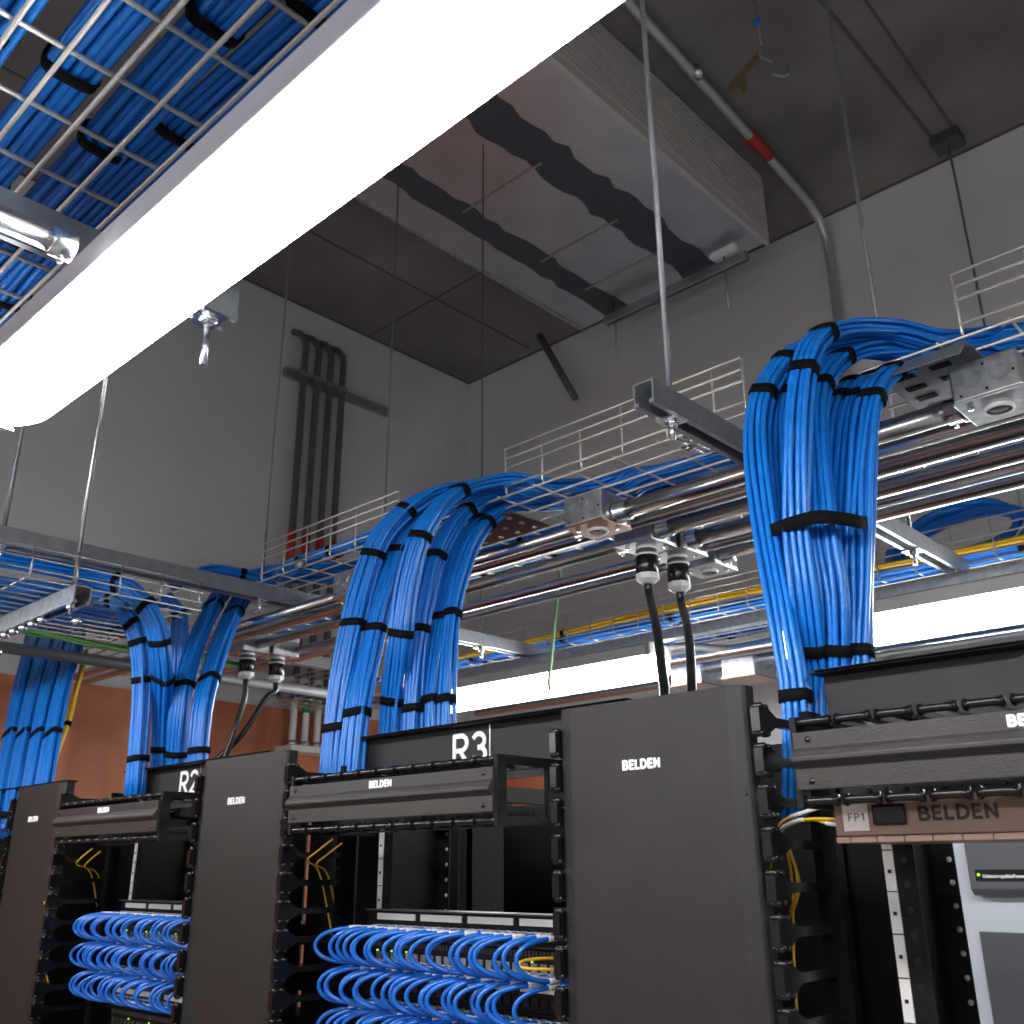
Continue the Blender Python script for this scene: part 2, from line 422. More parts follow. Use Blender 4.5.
# white conduits by the plywood
st = thing('wall_strut', 'bright horizontal strut along the left wall above the white conduits', 'strut', (-4.15,2.9,2.8))
MB().box((-4.18,2.45,2.795),(-4.14,3.45,2.835)).obj('channel', M['zinc'], st)
st = thing('wall_shelf_strut', 'white low strut holding the feet of the white conduits', 'strut', (-4.15,2.95,2.47))
MB().box((-4.189,2.74,2.46),(-4.05,3.24,2.49)).obj('channel', M['white'], st)
for i in range(5):
    y = 2.775+0.072*i
    c = thing('white_conduit', 'white vertical conduit in front of the plywood, %s of five' % ['leftmost','second from the left and green-taped','middle one','second from the right','rightmost'][i], 'conduit', (-4.10,y,2.49), 'white conduits by the plywood')
    MB().tube([(-4.10,y,2.49),(-4.10,y,2.80)], 0.017, 10).obj('pipe', M['white'], c)
    MB().lathe((-4.10,y,2.49), [(0,.024),(.025,.024)]).obj('foot_fitting', M['zinc'], c)
    MB().lathe((-4.10,y,2.775), [(0,.024),(.025,.024)]).obj('head_fitting', M['zinc'], c)
    if i == 1:
        o = MB().tube([(-4.10,y,2.655),(-4.10,y,2.725)], 0.021, 10).obj('tape_band', M['gtape'], c); o['label'] = 'green tape band'

# wall cabinet units on the back wall, seen through rack R4
cb = thing('wall_cabinet', 'light blue grey cabinet standing at the back wall behind rack R4', 'cabinet', (-0.9,3.9,0))
MB().box((-1.60,3.86,0),(0.2,4.055,2.02)).obj('body', M['lgrey'], cb, 0.004)
o = MB().box((-1.36,3.845,0.9),(0.1,3.86,1.70)).obj('door', M['dgrey'], cb, 0.003); o['label'] = 'dark inset door panel'
ub = thing('power_unit', 'dark grey power unit with a printed black strip, on the back cabinet face', 'power unit', (-0.9,3.8,1.82))
MB().prism([(3.79,1.84),(3.79,2.0),(3.858,2.0),(3.858,1.82),(3.81,1.82)], 'X', -1.345, 0.1).obj('body', M['dgrey'], ub, 0.004)
MB().box((-1.32,3.786,1.868),(0.0,3.792,1.906)).obj('label_strip', M['dark'], ub)
text('UninterruptiblePower', 0.016, (-1.295,3.785,1.879), M['letter'], ub, 'strip_lettering', bold=0.0004)
MB().box((-1.313,3.784,1.885),(-1.305,3.787,1.893)).obj('indicator', M['gled'], ub)

# ================================================================== STRUTS, RODS, CONDUITS
def strut_y(x, y0, y1, z, name='support_strut', w_=0.038, h=0.04):
    """open-bottom channel along Y"""
    t = 0.003; a = w_/2
    return [(x-a,z),(x-a,z+h),(x+a,z+h),(x+a,z),(x+a-0.009,z),(x+a-0.009,z+0.006),(x+a-t,z+0.006),(x+a-t,z+h-t),(x-a+t,z+h-t),(x-a+t,z+0.006),(x-a+0.009,z+0.006),(x-a+0.009,z)]
def bolt(p, parent, down=0.035, plate=True):
    x, y, z = p
    m = MB()
    if plate: m.box((x-0.02,y-0.017,z-0.004),(x+0.02,y+0.017,z))
    m.lathe((x,y,z-0.014), [(0,.009),(.010,.009)], n=6, smooth=False)
    m.lathe((x,y,z-0.006), [(0,.012),(.002,.012)], n=14)
    m.tube([(x,y,z-down),(x,y,z)], 0.0048, 8)
    return m.obj('rod_nut', M['zinc'], parent)
S1 = thing('trapeze_strut', 'steel strut crossing over the racks between R3 and R4, on threaded rods', 'strut', (-0.775,1.12,2.60), 'trapeze struts')
MB().prism(strut_y(-0.775,0,0,2.60), 'Y', 1.125, 2.47).obj('channel', M['strut'], S1)
m = MB()
S2 = thing('trapeze_strut', 'long steel strut crossing the picture above rack R2, on threaded rods', 'strut', (-2.20,0.3,2.60), 'trapeze struts')
MB().prism(strut_y(-2.20,0,0,2.60), 'Y', -0.3, 2.62).obj('channel', M['strut'], S2)
for s_, rods in ((S1, ((-0.775,1.20),(-0.775,2.16))), (S2, ((-2.20,0.70),(-2.20,1.36),(-2.20,1.77),(-2.20,2.19)))):
    for (x, y) in rods:
        bolt((x,y,2.60), s_)
rodlab = {(0,0):'in front of the right cable drop, nearest strut R3 to R4', }
def rod(x, y, z0, label, z1=4.99, r=.0052, m='strut'):
    o = MB().tube([(x,y,z0),(x,y,z1)], r, 8).obj('threaded_rod', M[m])
    return tag(o, label, 'rod', 'threaded hanger rods')
rod(-0.775,1.20,2.635,'threaded hanger rod holding the front end of the strut between R3 and R4')
rod(-0.775,2.16,2.635,'threaded hanger rod just left of the right cable drop, behind the duct corner')
rod(-0.97,3.91,2.7,'dark threaded rod nearest the back wall, behind the right end tray mesh')
MB_ = MB().box((-1.03,3.86,ZC-0.05),(-0.91,3.96,ZC)); tag(MB_.obj('ceiling_bracket', M['mastic']), 'dark bracket on the ceiling at the top of the right rod', 'bracket')
rod(-2.20,0.70,2.635,'threaded rod at the far left edge holding the long strut')
rod(-2.20,1.36,2.635,'thin threaded rod left of the four dark wall conduits',r=.003,m='dconduit')
rod(-2.20,1.77,2.635,'threaded rod right of the four dark wall conduits',r=.003,m='dconduit')
rod(-2.20,2.19,2.635,'threaded rod in front of the room corner',DZ,r=.003,m='dconduit')
# rod that also carries the low cross strut
rr = thing('threaded_rod', 'long threaded rod through the left strut down to the low cross strut', 'rod', (-2.15,0.85,2.46), 'threaded hanger rods')
MB().tube([(-2.15,0.85,2.462),(-2.15,0.85,ZC-0.01)], 0.0052, 8).obj('rod', M['zinc'], rr)
MB().lathe((-2.15,0.85,2.475), [(0,.010),(.01,.010)], n=6, smooth=False).obj('nut', M['zinc'], rr)
MB().lathe((-2.15,0.85,2.586), [(0,.010),(.012,.010)], n=6, smooth=False).obj('nut', M['zinc'], rr)
# low cross strut under tray D
lo = thing('cross_strut', 'low galvanised cross strut under the left tray with a row of bolts', 'strut', (-2.5,0.86,2.47))
pr = [(0.835,2.48),(0.835,2.52),(0.873,2.52),(0.873,2.48),(0.864,2.48),(0.864,2.486),(0.870,2.486),(0.870,2.517),(0.838,2.517),(0.838,2.486),(0.844,2.486),(0.844,2.48)]
MB().prism(pr, 'X', -3.2, -2.105).obj('channel', M['galv'], lo)
for k in range(9):
    x = -2.29-0.055*k
    MB().lathe((x,0.845,2.465), [(0,.006),(.003,.010),(.016,.010)], n=8).obj('bolt', M['zinc'], lo)
for k, x in enumerate((-2.24,-2.72)):
    MB().lathe((x,0.905,2.462), [(0,.007),(.004,.012),(.02,.012)], n=8).obj('clamp', M['zinc'], lo)

# conduits under the main tray
PZ = 2.575
BX = {'R4': -0.40, 'R3': -1.16, 'M': -1.914, 'R2': -2.668}
BY = [1.385, 1.545, 1.64, 1.784]
def conduit(x0, x1, y, r, label, z=PZ):
    t = thing('power_conduit', label, 'conduit', ((x0+x1)/2,y,z-r), 'conduits under the cable tray')
    MB().tube([(x0,y,z),((x0+x1)/2,y,z),(x1,y,z)], r, 18).obj('pipe', M['emt'], t)
    return t
def coupling(t, x, y, r, z=PZ, d=1):
    MB().lathe((x,y,z), [(0,r+.005),(.008,r+.005),(.009,r+.003),(.03,r+.003)], V((d,0,0)), 18).obj('coupling', M['zinc'], t)
    MB().lathe((x+0.02*d,y,z-r-.004), [(0,.0035),(.006,.0035)], V((0,0,-1)), 8).obj('set_screw', M['zinc'], t)
t = conduit(-1.065,-0.400,1.43,0.0175,'shiny front conduit running between the two nearest junction boxes'); coupling(t,-1.065,1.43,.0175); coupling(t,-0.40,1.43,.0175,d=-1)
t = conduit(-3.6,1.2,1.50,0.0125,'thin conduit just behind the front conduit')
t = conduit(-1.065,1.2,1.572,0.0165,'shiny conduit ending at the second junction box'); coupling(t,-1.065,1.572,.0165)
t = conduit(-1.065,1.2,1.672,0.016,'shiny conduit ending at the third junction box'); coupling(t,-1.065,1.672,.016)
t = conduit(-3.6,1.2,1.735,0.012,'thin conduit behind the third junction box')
t = conduit(-1.07,1.2,1.80,0.0145,'rear conduit ending at the fourth junction box'); coupling(t,-1.07,1.82,.0145)
t = conduit(-1.914+.09,-1.16,1.455,0.0125,'front conduit running left from the copper-covered junction box'); coupling(t,-1.16,1.455,.0125,d=-1); coupling(t,-1.824,1.455,.0125)
t = conduit(-2.6,-1.16,1.60,0.0145,'middle conduit running left from the second junction box'); coupling(t,-1.16,1.60,.0145,d=-1)
t = conduit(-3.6,-1.16,1.80,0.013,'rear conduit running left over rack R2')
t = conduit(-3.6,-1.914,1.43,0.014,'front conduit left of the box above rack R3'); coupling(t,-1.914,1.43,.014,d=-1)

def junction_box(x, y, label, cover='galv', face=True):
    s_ = 0.094; z0, z1 = 2.552, 2.615
    t = thing('junction_box', label, 'junction box', (x+s_/2,y+s_/2,z0), 'junction boxes under the cable tray')
    m = MB().box((x,y,z0+0.004),(x+s_,y+s_,z1))
    m.obj('box_body', M['galv'], t, 0.003)
    MB().box((x-0.001,y-0.001,z0),(x+s_+0.001,y+s_+0.001,z0+0.005)).obj('cover_plate', M[cover], t, 0.0015)
    if face:
        for (a) in ((0.028,),(0.068,)):
            MB().lathe((x+a[0],y,z0+0.036), [(0,.0155),(.0010,.0150),(.0010,.0138),(.0002,.0132),(.0002,.0110),(.0008,.0104),(.0008,.0098),(.0003,.0092)], V((0,-1,0)), 24, smooth=False).obj('knockout', M['galv'], t)
        m = MB()
        for a, c in ((.012,.012),(.048,.013),(.086,.030),(.048,.052)):
            m.lathe((x+a,y,z0+c), [(0,.0022),(.0006,.0022)], V((0,-1,0)), 8)
        m.obj('screw_hole', M['dark'], t)
    cx, cy = x+s_/2, y+s_/2
    o = MB().lathe((cx,cy,z0), [(0,.021),(.005,.021),(.006,.018),(.003,.017)], V((0,0,-1)), 24).obj('receptacle', M['white'], t)
    m = MB().lathe((cx,cy,z0-0.0035), [(0,.0165),(.0006,.0165)], V((0,0,-1)), 20)
    m.obj('receptacle_face', M['dgrey'], t)
    m = MB()
    for sx in (-1, 1):
        m.lathe((cx+sx*.032,cy+sx*.022,z0), [(0,.005),(.002,.004)], V((0,0,-1)), 10)
    m.obj('cover_screw', M['zinc'], t)
    return t
junction_box(BX['R3'],BY[0],'galvanised junction box with a copper-tinted cover, in front of the black plugs','plate')
junction_box(BX['R4'],BY[0]-0.02,'galvanised junction box at the right edge with two knockouts')
junction_box(BX['R3'],BY[1],'galvanised junction box holding the left black twist plug', face=False)
junction_box(BX['R3']+0.01,BY[2]+0.005,'galvanised junction box holding the right black twist plug', face=False)
junction_box(BX['R3'],BY[3],'rearmost galvanised junction box right of the two plugs, empty socket', face=False)
junction_box(BX['M'],BY[0],'galvanised junction box just left of the cable drop over rack R3')
junction_box(BX['R2'],BY[1],'galvanised junction box behind the R2 drop holding the left plug', face=False)
junction_box(BX['R2']+0.01,BY[2]+0.005,'galvanised junction box behind the R2 drop holding the right plug', face=False)
# short cut strut stub behind first box

def plug(x, y, path, label, glabel):
    z = 2.546
    t = thing('twist_lock_plug', label, 'plug', (x,y,z-0.1), 'twist lock plugs under the junction boxes')
    MB().lathe((x,y,z), [(0,.022),(.008,.022),(.009,.019),(.012,.019)], V((0,0,-1)), 24).obj('collar', M['dgrey'], t)
    MB().lathe((x,y,z-.010), [(0,.0245),(.004,.0245)], V((0,0,-1)), 24).obj('collar_ring', M['white'], t)
    MB().lathe((x,y,z-.014), [(0,.0235),(.003,.0245),(.037,.0235),(.040,.021)], V((0,0,-1)), 24).obj('plug_body', M['plast'], t)
    MB().lathe((x,y,z-.052), [(0,.0245),(.012,.0245),(.020,.014),(.021,.010)], V((0,0,-1)), 8, smooth=False).obj('clamp_nut', M['white'], t)
    p, L = crom([(x,y,z-.065),(x+.002,y,z-.10)]+path, 40)
    MB().tube(p, 0.0088, 10).obj('power_cord', M['cord'], t)
    return t
plug(BX['R3']+.047,BY[1]+.047,[aY(657,630,1.50),aY(662,670,1.42),aY(665,700,1.38),aY(668,800,1.38)],'left black twist lock plug with its cord dropping behind rack panel R3','')
plug(BX['R3']+.057,BY[2]+.052,[aY(688,630,1.60),aY(691,665,1.50),aY(692,700,1.44),aY(694,800,1.44)],'right black twist lock plug with its cord dropping behind rack panel R3','')
plug(BX['R2']+.047,BY[1]+.047,[(-2.62,1.59,2.40),(-2.63,1.57,2.30),(-2.66,1.55,2.15),(-2.66,1.55,1.9)],'left plug and cord beside the R2 cable drop','')
plug(BX['R2']+.057,BY[2]+.052,[(-2.61,1.66,2.42),(-2.64,1.60,2.30),(-2.74,1.52,2.17),(-2.82,1.48,2.0)],'right plug and curved cord in front of the plywood','')

# ================================================================== WIRE TRAYS
WR = 0.0023
def wire_tray_x(name, label, x0, x1, y0, y1, z, segs_near, far=True, wr=WR, xs_off=0.0, group='wire mesh cable trays', levels=(0.0,0.025,0.045,0.085,0.105), cell=0.1, ny=None):
    """tray along X; segs_near = list of (xa, xb) where the near wall stands"""
    t = thing(name, label, 'cable tray', ((x0+x1)/2,(y0+y1)/2,z), group)
    m = MB(); ny = ny or round((y1-y0)/0.05)
    for k in range(1, ny):
        y = y0+(y1-y0)*k/ny
        m.tube([(x0,y,z),(x1,y,z)], wr, 6)
    for k in (0, ny):
        y = y0+(y1-y0)*k/ny
        m.tube([(x0,y,z),(x1,y,z)], wr, 6)
    n = int((x1-x0)/cell)
    for k in range(n+1):
        x = x0+cell*k+xs_off
        m.tube([(x,y0,z+2*wr),(x,y1,z+2*wr)], wr, 6)
    m.obj('floor_mesh', M['wire'], t)
    H = 0.105; lv = (H, H-.022, H-.044, H-.084)
    def wall(xa, xb, y, nm):
        m = MB()
        for h in lv:
            m.tube([(xa,y,z+h),(xb,y,z+h)], wr, 6)
        s = -1 if nm == 'near' else 1
        k = 0; x = xa
        while x <= xb+0.003:
            m.tube([(x,y+s*2*wr*-1,z+H),(x,y+s*2*wr*-1,z+.012),(x,y-s*.010,z+2*wr)], wr, 6)
            x += cell
        if x-cell < xb-.03: m.tube([(xb,y+2*wr,z+H),(xb,y+2*wr,z+.012),(xb,y+.010,z+2*wr)], wr, 6)
        m.obj('side_wall', M['wire'], t)
    for (a, b) in segs_near: wall(a, b, y0, 'near')
    if far: wall(x0, x1, y1, 'far')
    return t
TA = wire_tray_x('wire_cable_tray', 'long steel wire tray above the racks, front wall cut away at each cable drop', -3.7, 1.2, 1.34, 1.80, 2.642,
    [(-3.10,-2.54),(-2.18,-1.62),(-1.28,-0.72),(-0.365,0.2)], far=False)
# splice on the front wall near strut S1
sp = MB()
for x in (-0.86,-0.845):
    sp.tube([(x,1.334,2.70),(x,1.334,2.655),(x,1.345,2.640),(x,1.43,2.640)], WR, 6)
sp.box((-0.862,1.326,2.682),(-0.842,1.333,2.70)); sp.box((-0.866,1.36,2.630),(-0.840,1.38,2.638))
sp.lathe((-0.852,1.326,2.691), [(0,.007),(.006,.006)], V((0,-1,0)), 10)
sp.lathe((-0.853,1.37,2.630), [(0,.007),(.006,.006)], V((0,0,-1)), 10)
sp.obj('splice_clamp', M['zinc'], TA)
sp = MB().lathe((-1.98,1.332,2.645), [(0,.014),(.012,.012)], V((0,-1,0)), 10).obj('splice_clamp', M['strut'], TA)
TB = wire_tray_x('wire_cable_tray', 'far wire tray behind the racks carrying blue and yellow cables', -3.9, 1.6, 2.50, 2.95, 2.642, [(-3.9,1.6)], far=False)
TC = wire_tray_x('wire_cable_tray', 'nearest wire tray overhead at the top left corner', -3.44, 1.0, -0.106, 0.394, 2.70, [], far=False, wr=0.0031, cell=0.1, ny=10)
def tray_y(label, x0, x1, y0, y1, z):
    t = thing('wire_cable_tray', label, 'cable tray', ((x0+x1)/2,(y0+y1)/2,z), 'wire mesh cable trays')
    m = MB(); n = round((x1-x0)/0.05)
    for k in range(n+1):
        x = x0+(x1-x0)*k/n; m.tube([(x,y0,z),(x,y1,z)], WR, 6)
    k = 0; y = y0+0.05
    while y < y1:
        m.tube([(x0,y,z+2*WR),(x1,y,z+2*WR)], WR, 6); y += 0.1
    m.obj('floor_mesh', M['wire_shade'], t)
    for xx in (x0, x1):
        m = MB()
        for h in (.07, .045, .02): m.tube([(xx,y0,z+h),(xx,y1,z+h)], WR, 6)
        y = y0+0.05
        while y < y1:
            m.tube([(xx,y,z+.07),(xx,y,z)], WR, 6); y += 0.1
        m.obj('side_wall', M['wire_shade'], t)
    return t
tray_y('left wire tray running towards the racks above the low cross strut', -2.62, -2.14, -0.3, 1.16, 2.524)
# slotted drop-out plate beside the right drop
dp = thing('drop_out_plate', 'grey slotted drop-out plate beside the right cable drop', 'plate', (-0.42,1.36,2.60))
m = MB().prism([(1.30,2.598),(1.33,2.626),(1.36,2.634),(1.62,2.634),(1.62,2.637),(1.36,2.637),(1.328,2.629),(1.297,2.60)], 'X', -0.50, -0.36)
m.obj('plate', M['strut'], dp)
for k in range(5):
    for j in range(2):
        MB().box((-0.485+.055*j,1.38+.045*k,2.6325),(-0.455+.055*j,1.395+.045*k,2.6342)).obj('slot', M['dark'], dp)
dp = thing('slotted_plate', 'reddish slotted steel plate seen through the tray right of the R3 drop', 'plate', (-1.42,1.5,2.61))
MB().box((-1.50,1.38,2.622),(-1.30,1.50,2.626)).obj('plate', M['crimp'], dp)
for k in range(4):
    for j in range(3):
        MB().lathe((-1.475+.05*k,1.40+.04*j,2.622), [(0,.008),(.002,.006)], V((0,0,-1)), 8).obj('slot', M['zinc'], dp)

# ================================================================== CABLE BUNDLES
def superring(a, b, k, n=20):
    th = 2*math.pi*k/n; c, s_ = math.cos(th), math.sin(th)
    e = 0.55
    return a*math.copysign(abs(c)**e, c), b*math.copysign(abs(s_)**e, s_)
def bundle(label, pts, cols, rows, W=(1,0,0), r=0.0041, n=34, straps=(), group=None, m='blue', ns=6, seed=0, splay=0.0, name='cable_bundle', W2=None, sm='velcro', jit=1.0):
    """a strapped bundle of parallel cables; W = width direction"""
    rnd = random.Random(seed*31+5)
    C_, L = crom(pts, n)
    T_ = [(C_[min(i+1,n-1)]-C_[max(i-1,0)]).normalized() for i in range(n)]
    Wv = []
    for i in range(n):
        w_ = V(W) if W2 is None else V(W).lerp(V(W2), i/(n-1))
        w_ = w_-T_[i]*w_.dot(T_[i]); Wv.append(w_.normalized())
    Nv = [Wv[i].cross(T_[i]) for i in range(n)]
    t = thing(name, label, 'cable bundle', C_[-1] if C_[-1].z < C_[0].z else C_[0], group)
    a = (cols-1)*r+r; b = (rows-1)*r*0.87+r
    pp = [pix(c_) for c_ in C_] if any(isinstance(q, tuple) for q in straps) else None
    st_i = [min(range(n), key=lambda i: (pp[i][0]-s_[0])**2+(pp[i][1]-s_[1])**2) if isinstance(s_, tuple) else min(n-1, max(0, round(s_*(n-1)))) for s_ in straps]
    def spread(i):
        if not splay: return 1.0
        d = min([abs(i-k) for k in st_i]+[8])/8
        return 1+splay*d
    for j in range(rows):
        cc_ = cols - (j % 2)
        for i in range(max(cc_,1)):
            u = (i-(cc_-1)/2)*2*r; v = (j-(rows-1)/2)*2*r*0.87
            p1, p2 = rnd.random()*6.28, rnd.random()*6.28; f1, f2 = 1.5+2.5*rnd.random(), 1.5+2.5*rnd.random()
            am = r*0.35*jit
            path = []
            for k in range(n):
                q = k/(n-1)*6.28; sp_ = spread(k)
                path.append(C_[k]+Wv[k]*(u*sp_+am*math.sin(f1*q+p1))+Nv[k]*(v*sp_+am*math.sin(f2*q+p2)))
            MB().tube(path, r*0.98, ns).obj('cable', M[m], t)
    for k in st_i:
        k = min(max(k, 1), n-2); m2 = MB(); nn = 20; vs = []
        sp_ = spread(k)
        hw = 0.0075
        for (dd, off) in ((-hw,.0022),(hw,.0022),(hw,.0004),(-hw,.0004)):
            for q in range(nn):
                x, y = superring(a*sp_+off+r*0.2, b*sp_+off+r*0.25, q, nn)
                vs.append(C_[k]+T_[k]*dd+Wv[k]*x+Nv[k]*y)
        fs = []
        for s_ in range(4):
            for q in range(nn):
                fs.append([s_*nn+q, s_*nn+(q+1)%nn, ((s_+1)%4)*nn+(q+1)%nn, ((s_+1)%4)*nn+q])
        m2.add(vs, fs, True).obj('cable_strap', M[sm], t)
    return t
def big_strap(label, pts, wd, group=None):
    """closed band through world points; wd = height"""
    P, L = crom(pts+[pts[0]], 48); m = MB(); vs = []; c = sum((V(p) for p in P), V((0,0,0)))/len(P)
    n = len(P)-1
    for p in P[:-1]:
        d = (p-c); d.z = 0; d.normalize()
        vs += [p+V((0,0,-wd/2)), p+V((0,0,wd/2)), p+V((0,0,wd/2))-d*.002, p+V((0,0,-wd/2))-d*.002]
    fs = []
    for i in range(n):
        j = (i+1) % n
        for s_ in range(4): fs.append([4*i+s_, 4*i+(s_+1)%4, 4*j+(s_+1)%4, 4*j+s_])
    o = m.add(vs, fs, True).obj('cable_strap', M['velcro'])
    return tag(o, label, 'cable strap', group)
POS = ['leftmost','second from the left','third from the left','third from the right','second from the right','rightmost']
g = 'cable bundles dropping into rack R4'
hz = V((0.84,-0.54,0)); Wd = V((0.84,-0.54,0))
E4 = [aZ(1035,345,2.70), aZ(990,350,2.72)]
d4 = [
 ('outermost left bundle of the R4 drop, running down past the trough end', [E4[0]+V((0,-.01,.012)),E4[1]+V((0,-.01,.012)),aY(940,343,1.46),aY(890,336,1.40),aY(840,340,1.32),aY(795,353,1.25),aY(765,390,1.20),aY(757,440,1.185),aY(766,530,1.165),aY(784,620,1.145),aY(795,690,1.135),aY(797,760,1.13),aY(797,820,1.13)], 4, 3, ((787,354),(762,395),(799,697)), 6),
 ('broad left bundle of the R4 drop beside the outermost one', [E4[0]+V((0,.03,0)),E4[1]+V((0,.03,0)),aY(940,350,1.48),aY(890,342,1.42),aY(845,342,1.34),aY(808,356,1.28),aY(783,392,1.235),aY(776,440,1.22),aY(785,530,1.21),aY(803,620,1.20),aY(812,690,1.195),aY(812,740,1.195)], 5, 3, ((803,360),(782,393),(806,645)), 16),
 ('bundle arching highest over the R4 cable drop', [E4[0]+V((0,.02,.038)),E4[1]+V((0,.02,.038)),aY(935,340,1.44),aY(890,330,1.37),aY(850,327,1.28),aY(823,335,1.21),aY(806,362,1.165),aY(798,420,1.15),aY(797,525,1.15),aY(806,600,1.155),aY(817,690,1.195),aY(818,740,1.195)], 4, 3, ((826,333),(803,365),(818,655)), 7),
 ('bundle in the middle of the R4 drop with crossing cables', [E4[0]+V((0,.06,.02)),E4[1]+V((0,.06,.02)),aY(940,358,1.48),aY(885,350,1.40),aY(848,355,1.31),aY(822,380,1.24),aY(816,430,1.205),aY(823,525,1.18),aY(834,600,1.18),aY(836,690,1.195),aY(836,740,1.195)], 4, 3, ((838,358),(817,385),(836,655)), 8),
 ('inner bundle third from the right in the R4 drop', [E4[0]+V((0,.09,-.01)),E4[1]+V((0,.09,-.01)),aY(940,376,1.52),aY(890,372,1.43),aY(853,384,1.34),aY(836,415,1.29),aY(833,470,1.27),aY(838,560,1.24),aY(844,640,1.22),aY(845,720,1.21)], 3, 3, ((848,386),(835,398),(843,652)), 9),
 ('inner bundle second from the right in the R4 drop', [E4[0]+V((0,.12,-.02)),E4[1]+V((0,.12,-.02)),aY(945,378,1.52),aY(900,370,1.43),aY(868,384,1.33),aY(852,418,1.28),aY(847,480,1.26),aY(848,580,1.235),aY(850,660,1.22),aY(850,720,1.21)], 4, 3, ((873,378),(855,400),(850,650)), 10),
 ('rightmost bundle of the R4 drop, bending down past the plate', [E4[0]+V((0,.15,-.03)),E4[1]+V((0,.15,-.03)),aY(950,378,1.50),aY(915,366,1.40),aY(887,376,1.31),aY(869,408,1.255),aY(861,480,1.235),aY(859,580,1.22),aY(858,660,1.21),aY(858,720,1.205)], 4, 3, ((893,372),(869,402),(859,648)), 11),
]
for (lb, pts, c_, r_, ss, sd) in d4:
    bundle('blue '+lb, pts, c_, r_, W=(1,0.25,0.0), W2=(1,0.05,0), n=48, straps=ss, group=g, seed=sd, splay=0.10, r=.0043)
c0, c1, c2, c3 = aY(762,524,1.17), aY(858,519,1.19), aY(858,519,1.25), aY(766,532,1.235)
big_strap('wide black strap wrapped around the middle of the R4 cable drop', [c0+V((0,0,-.014)), aY(785,525,1.135), aY(815,517,1.128), aY(840,518,1.145), c1+V((.006,0,-.006)), c2+V((.006,0,-.006)), aY(810,525,1.27), c3+V((-.004,0,-.01))], 0.018)
g = 'cable bundles dropping into rack R3'
E3 = [aZ(760,462,2.665),aZ(690,478,2.668),aZ(620,492,2.672)]
d3 = [
 ('leftmost bundle of the R3 cable drop, outside the trough end', [E3[0]+V((0,-.02,.02)),E3[1]+V((0,-.02,.02)),E3[2]+V((0,-.02,.02)),aY(540,492,1.44),aY(480,488,1.37),aY(428,496,1.27),aY(385,532,1.20),aY(365,580,1.175),aY(350,640,1.155),aY(339,700,1.14),aY(332,765,1.13),aY(330,810,1.13)], 6, 3, ((400,513),(372,560),(352,620),(338,722)), 21),
 ('broad second bundle of the R3 cable drop', [E3[0]+V((0,-.02,.004)),E3[1]+V((0,-.02,.004)),E3[2]+V((0,-.02,.004)),aY(545,498,1.47),aY(490,496,1.40),aY(440,504,1.30),aY(403,540,1.235),aY(385,590,1.20),aY(371,640,1.175),aY(359,700,1.145),aY(352,765,1.13),aY(350,810,1.13)], 6, 3, ((430,508),(397,545),(376,625),(358,713)), 22),
 ('arching third bundle of the R3 cable drop, on top', [E3[0]+V((0,.03,.035)),E3[1]+V((0,.03,.035)),E3[2]+V((0,.03,.035)),aY(550,488,1.42),aY(500,482,1.34),aY(455,494,1.235),aY(424,530,1.175),aY(408,580,1.16),aY(400,640,1.16),aY(394,690,1.19),aY(388,760,1.20)], 5, 3, ((462,493),(424,535),(403,628),(394,697)), 23),
 ('fourth bundle of the R3 drop, behind the wide curved strap', [E3[0]+V((0,.04,.02)),E3[1]+V((0,.04,.02)),E3[2]+V((0,.04,.02)),aY(545,494,1.46),aY(498,496,1.38),aY(462,515,1.29),aY(437,555,1.24),aY(425,600,1.22),aY(417,650,1.21),aY(413,720,1.205),aY(412,750,1.20)], 4, 3, ((470,510),(437,556),(420,635),(413,708)), 24),
 ('inner bundle second from the right in the R3 drop', [E3[0]+V((0,.04,.004)),E3[1]+V((0,.04,.004)),E3[2]+V((0,.04,.004)),aY(550,502,1.50),aY(500,508,1.42),aY(468,535,1.33),aY(449,580,1.285),aY(439,630,1.26),aY(432,690,1.23),aY(431,740,1.22)], 4, 3, ((480,524),(441,618),(433,700)), 25),
 ('rightmost bundle of the R3 cable drop', [E3[0]+V((0,.09,.02)),E3[1]+V((0,.09,.02)),E3[2]+V((0,.09,.02)),aY(555,504,1.50),aY(510,508,1.41),aY(480,532,1.32),aY(463,570,1.28),aY(452,620,1.255),aY(447,690,1.23),aY(446,740,1.22)], 3, 3, ((488,522),(452,618),(447,695)), 26),
]
for (lb, pts, c_, r_, ss, sd) in d3:
    bundle('blue '+lb, pts, c_, r_, W=(1,0.25,0.0), W2=(1,0.05,0), n=48, straps=ss, group=g, seed=sd, splay=0.08, r=.0046)
g = 'cable bundles dropping into rack R2'
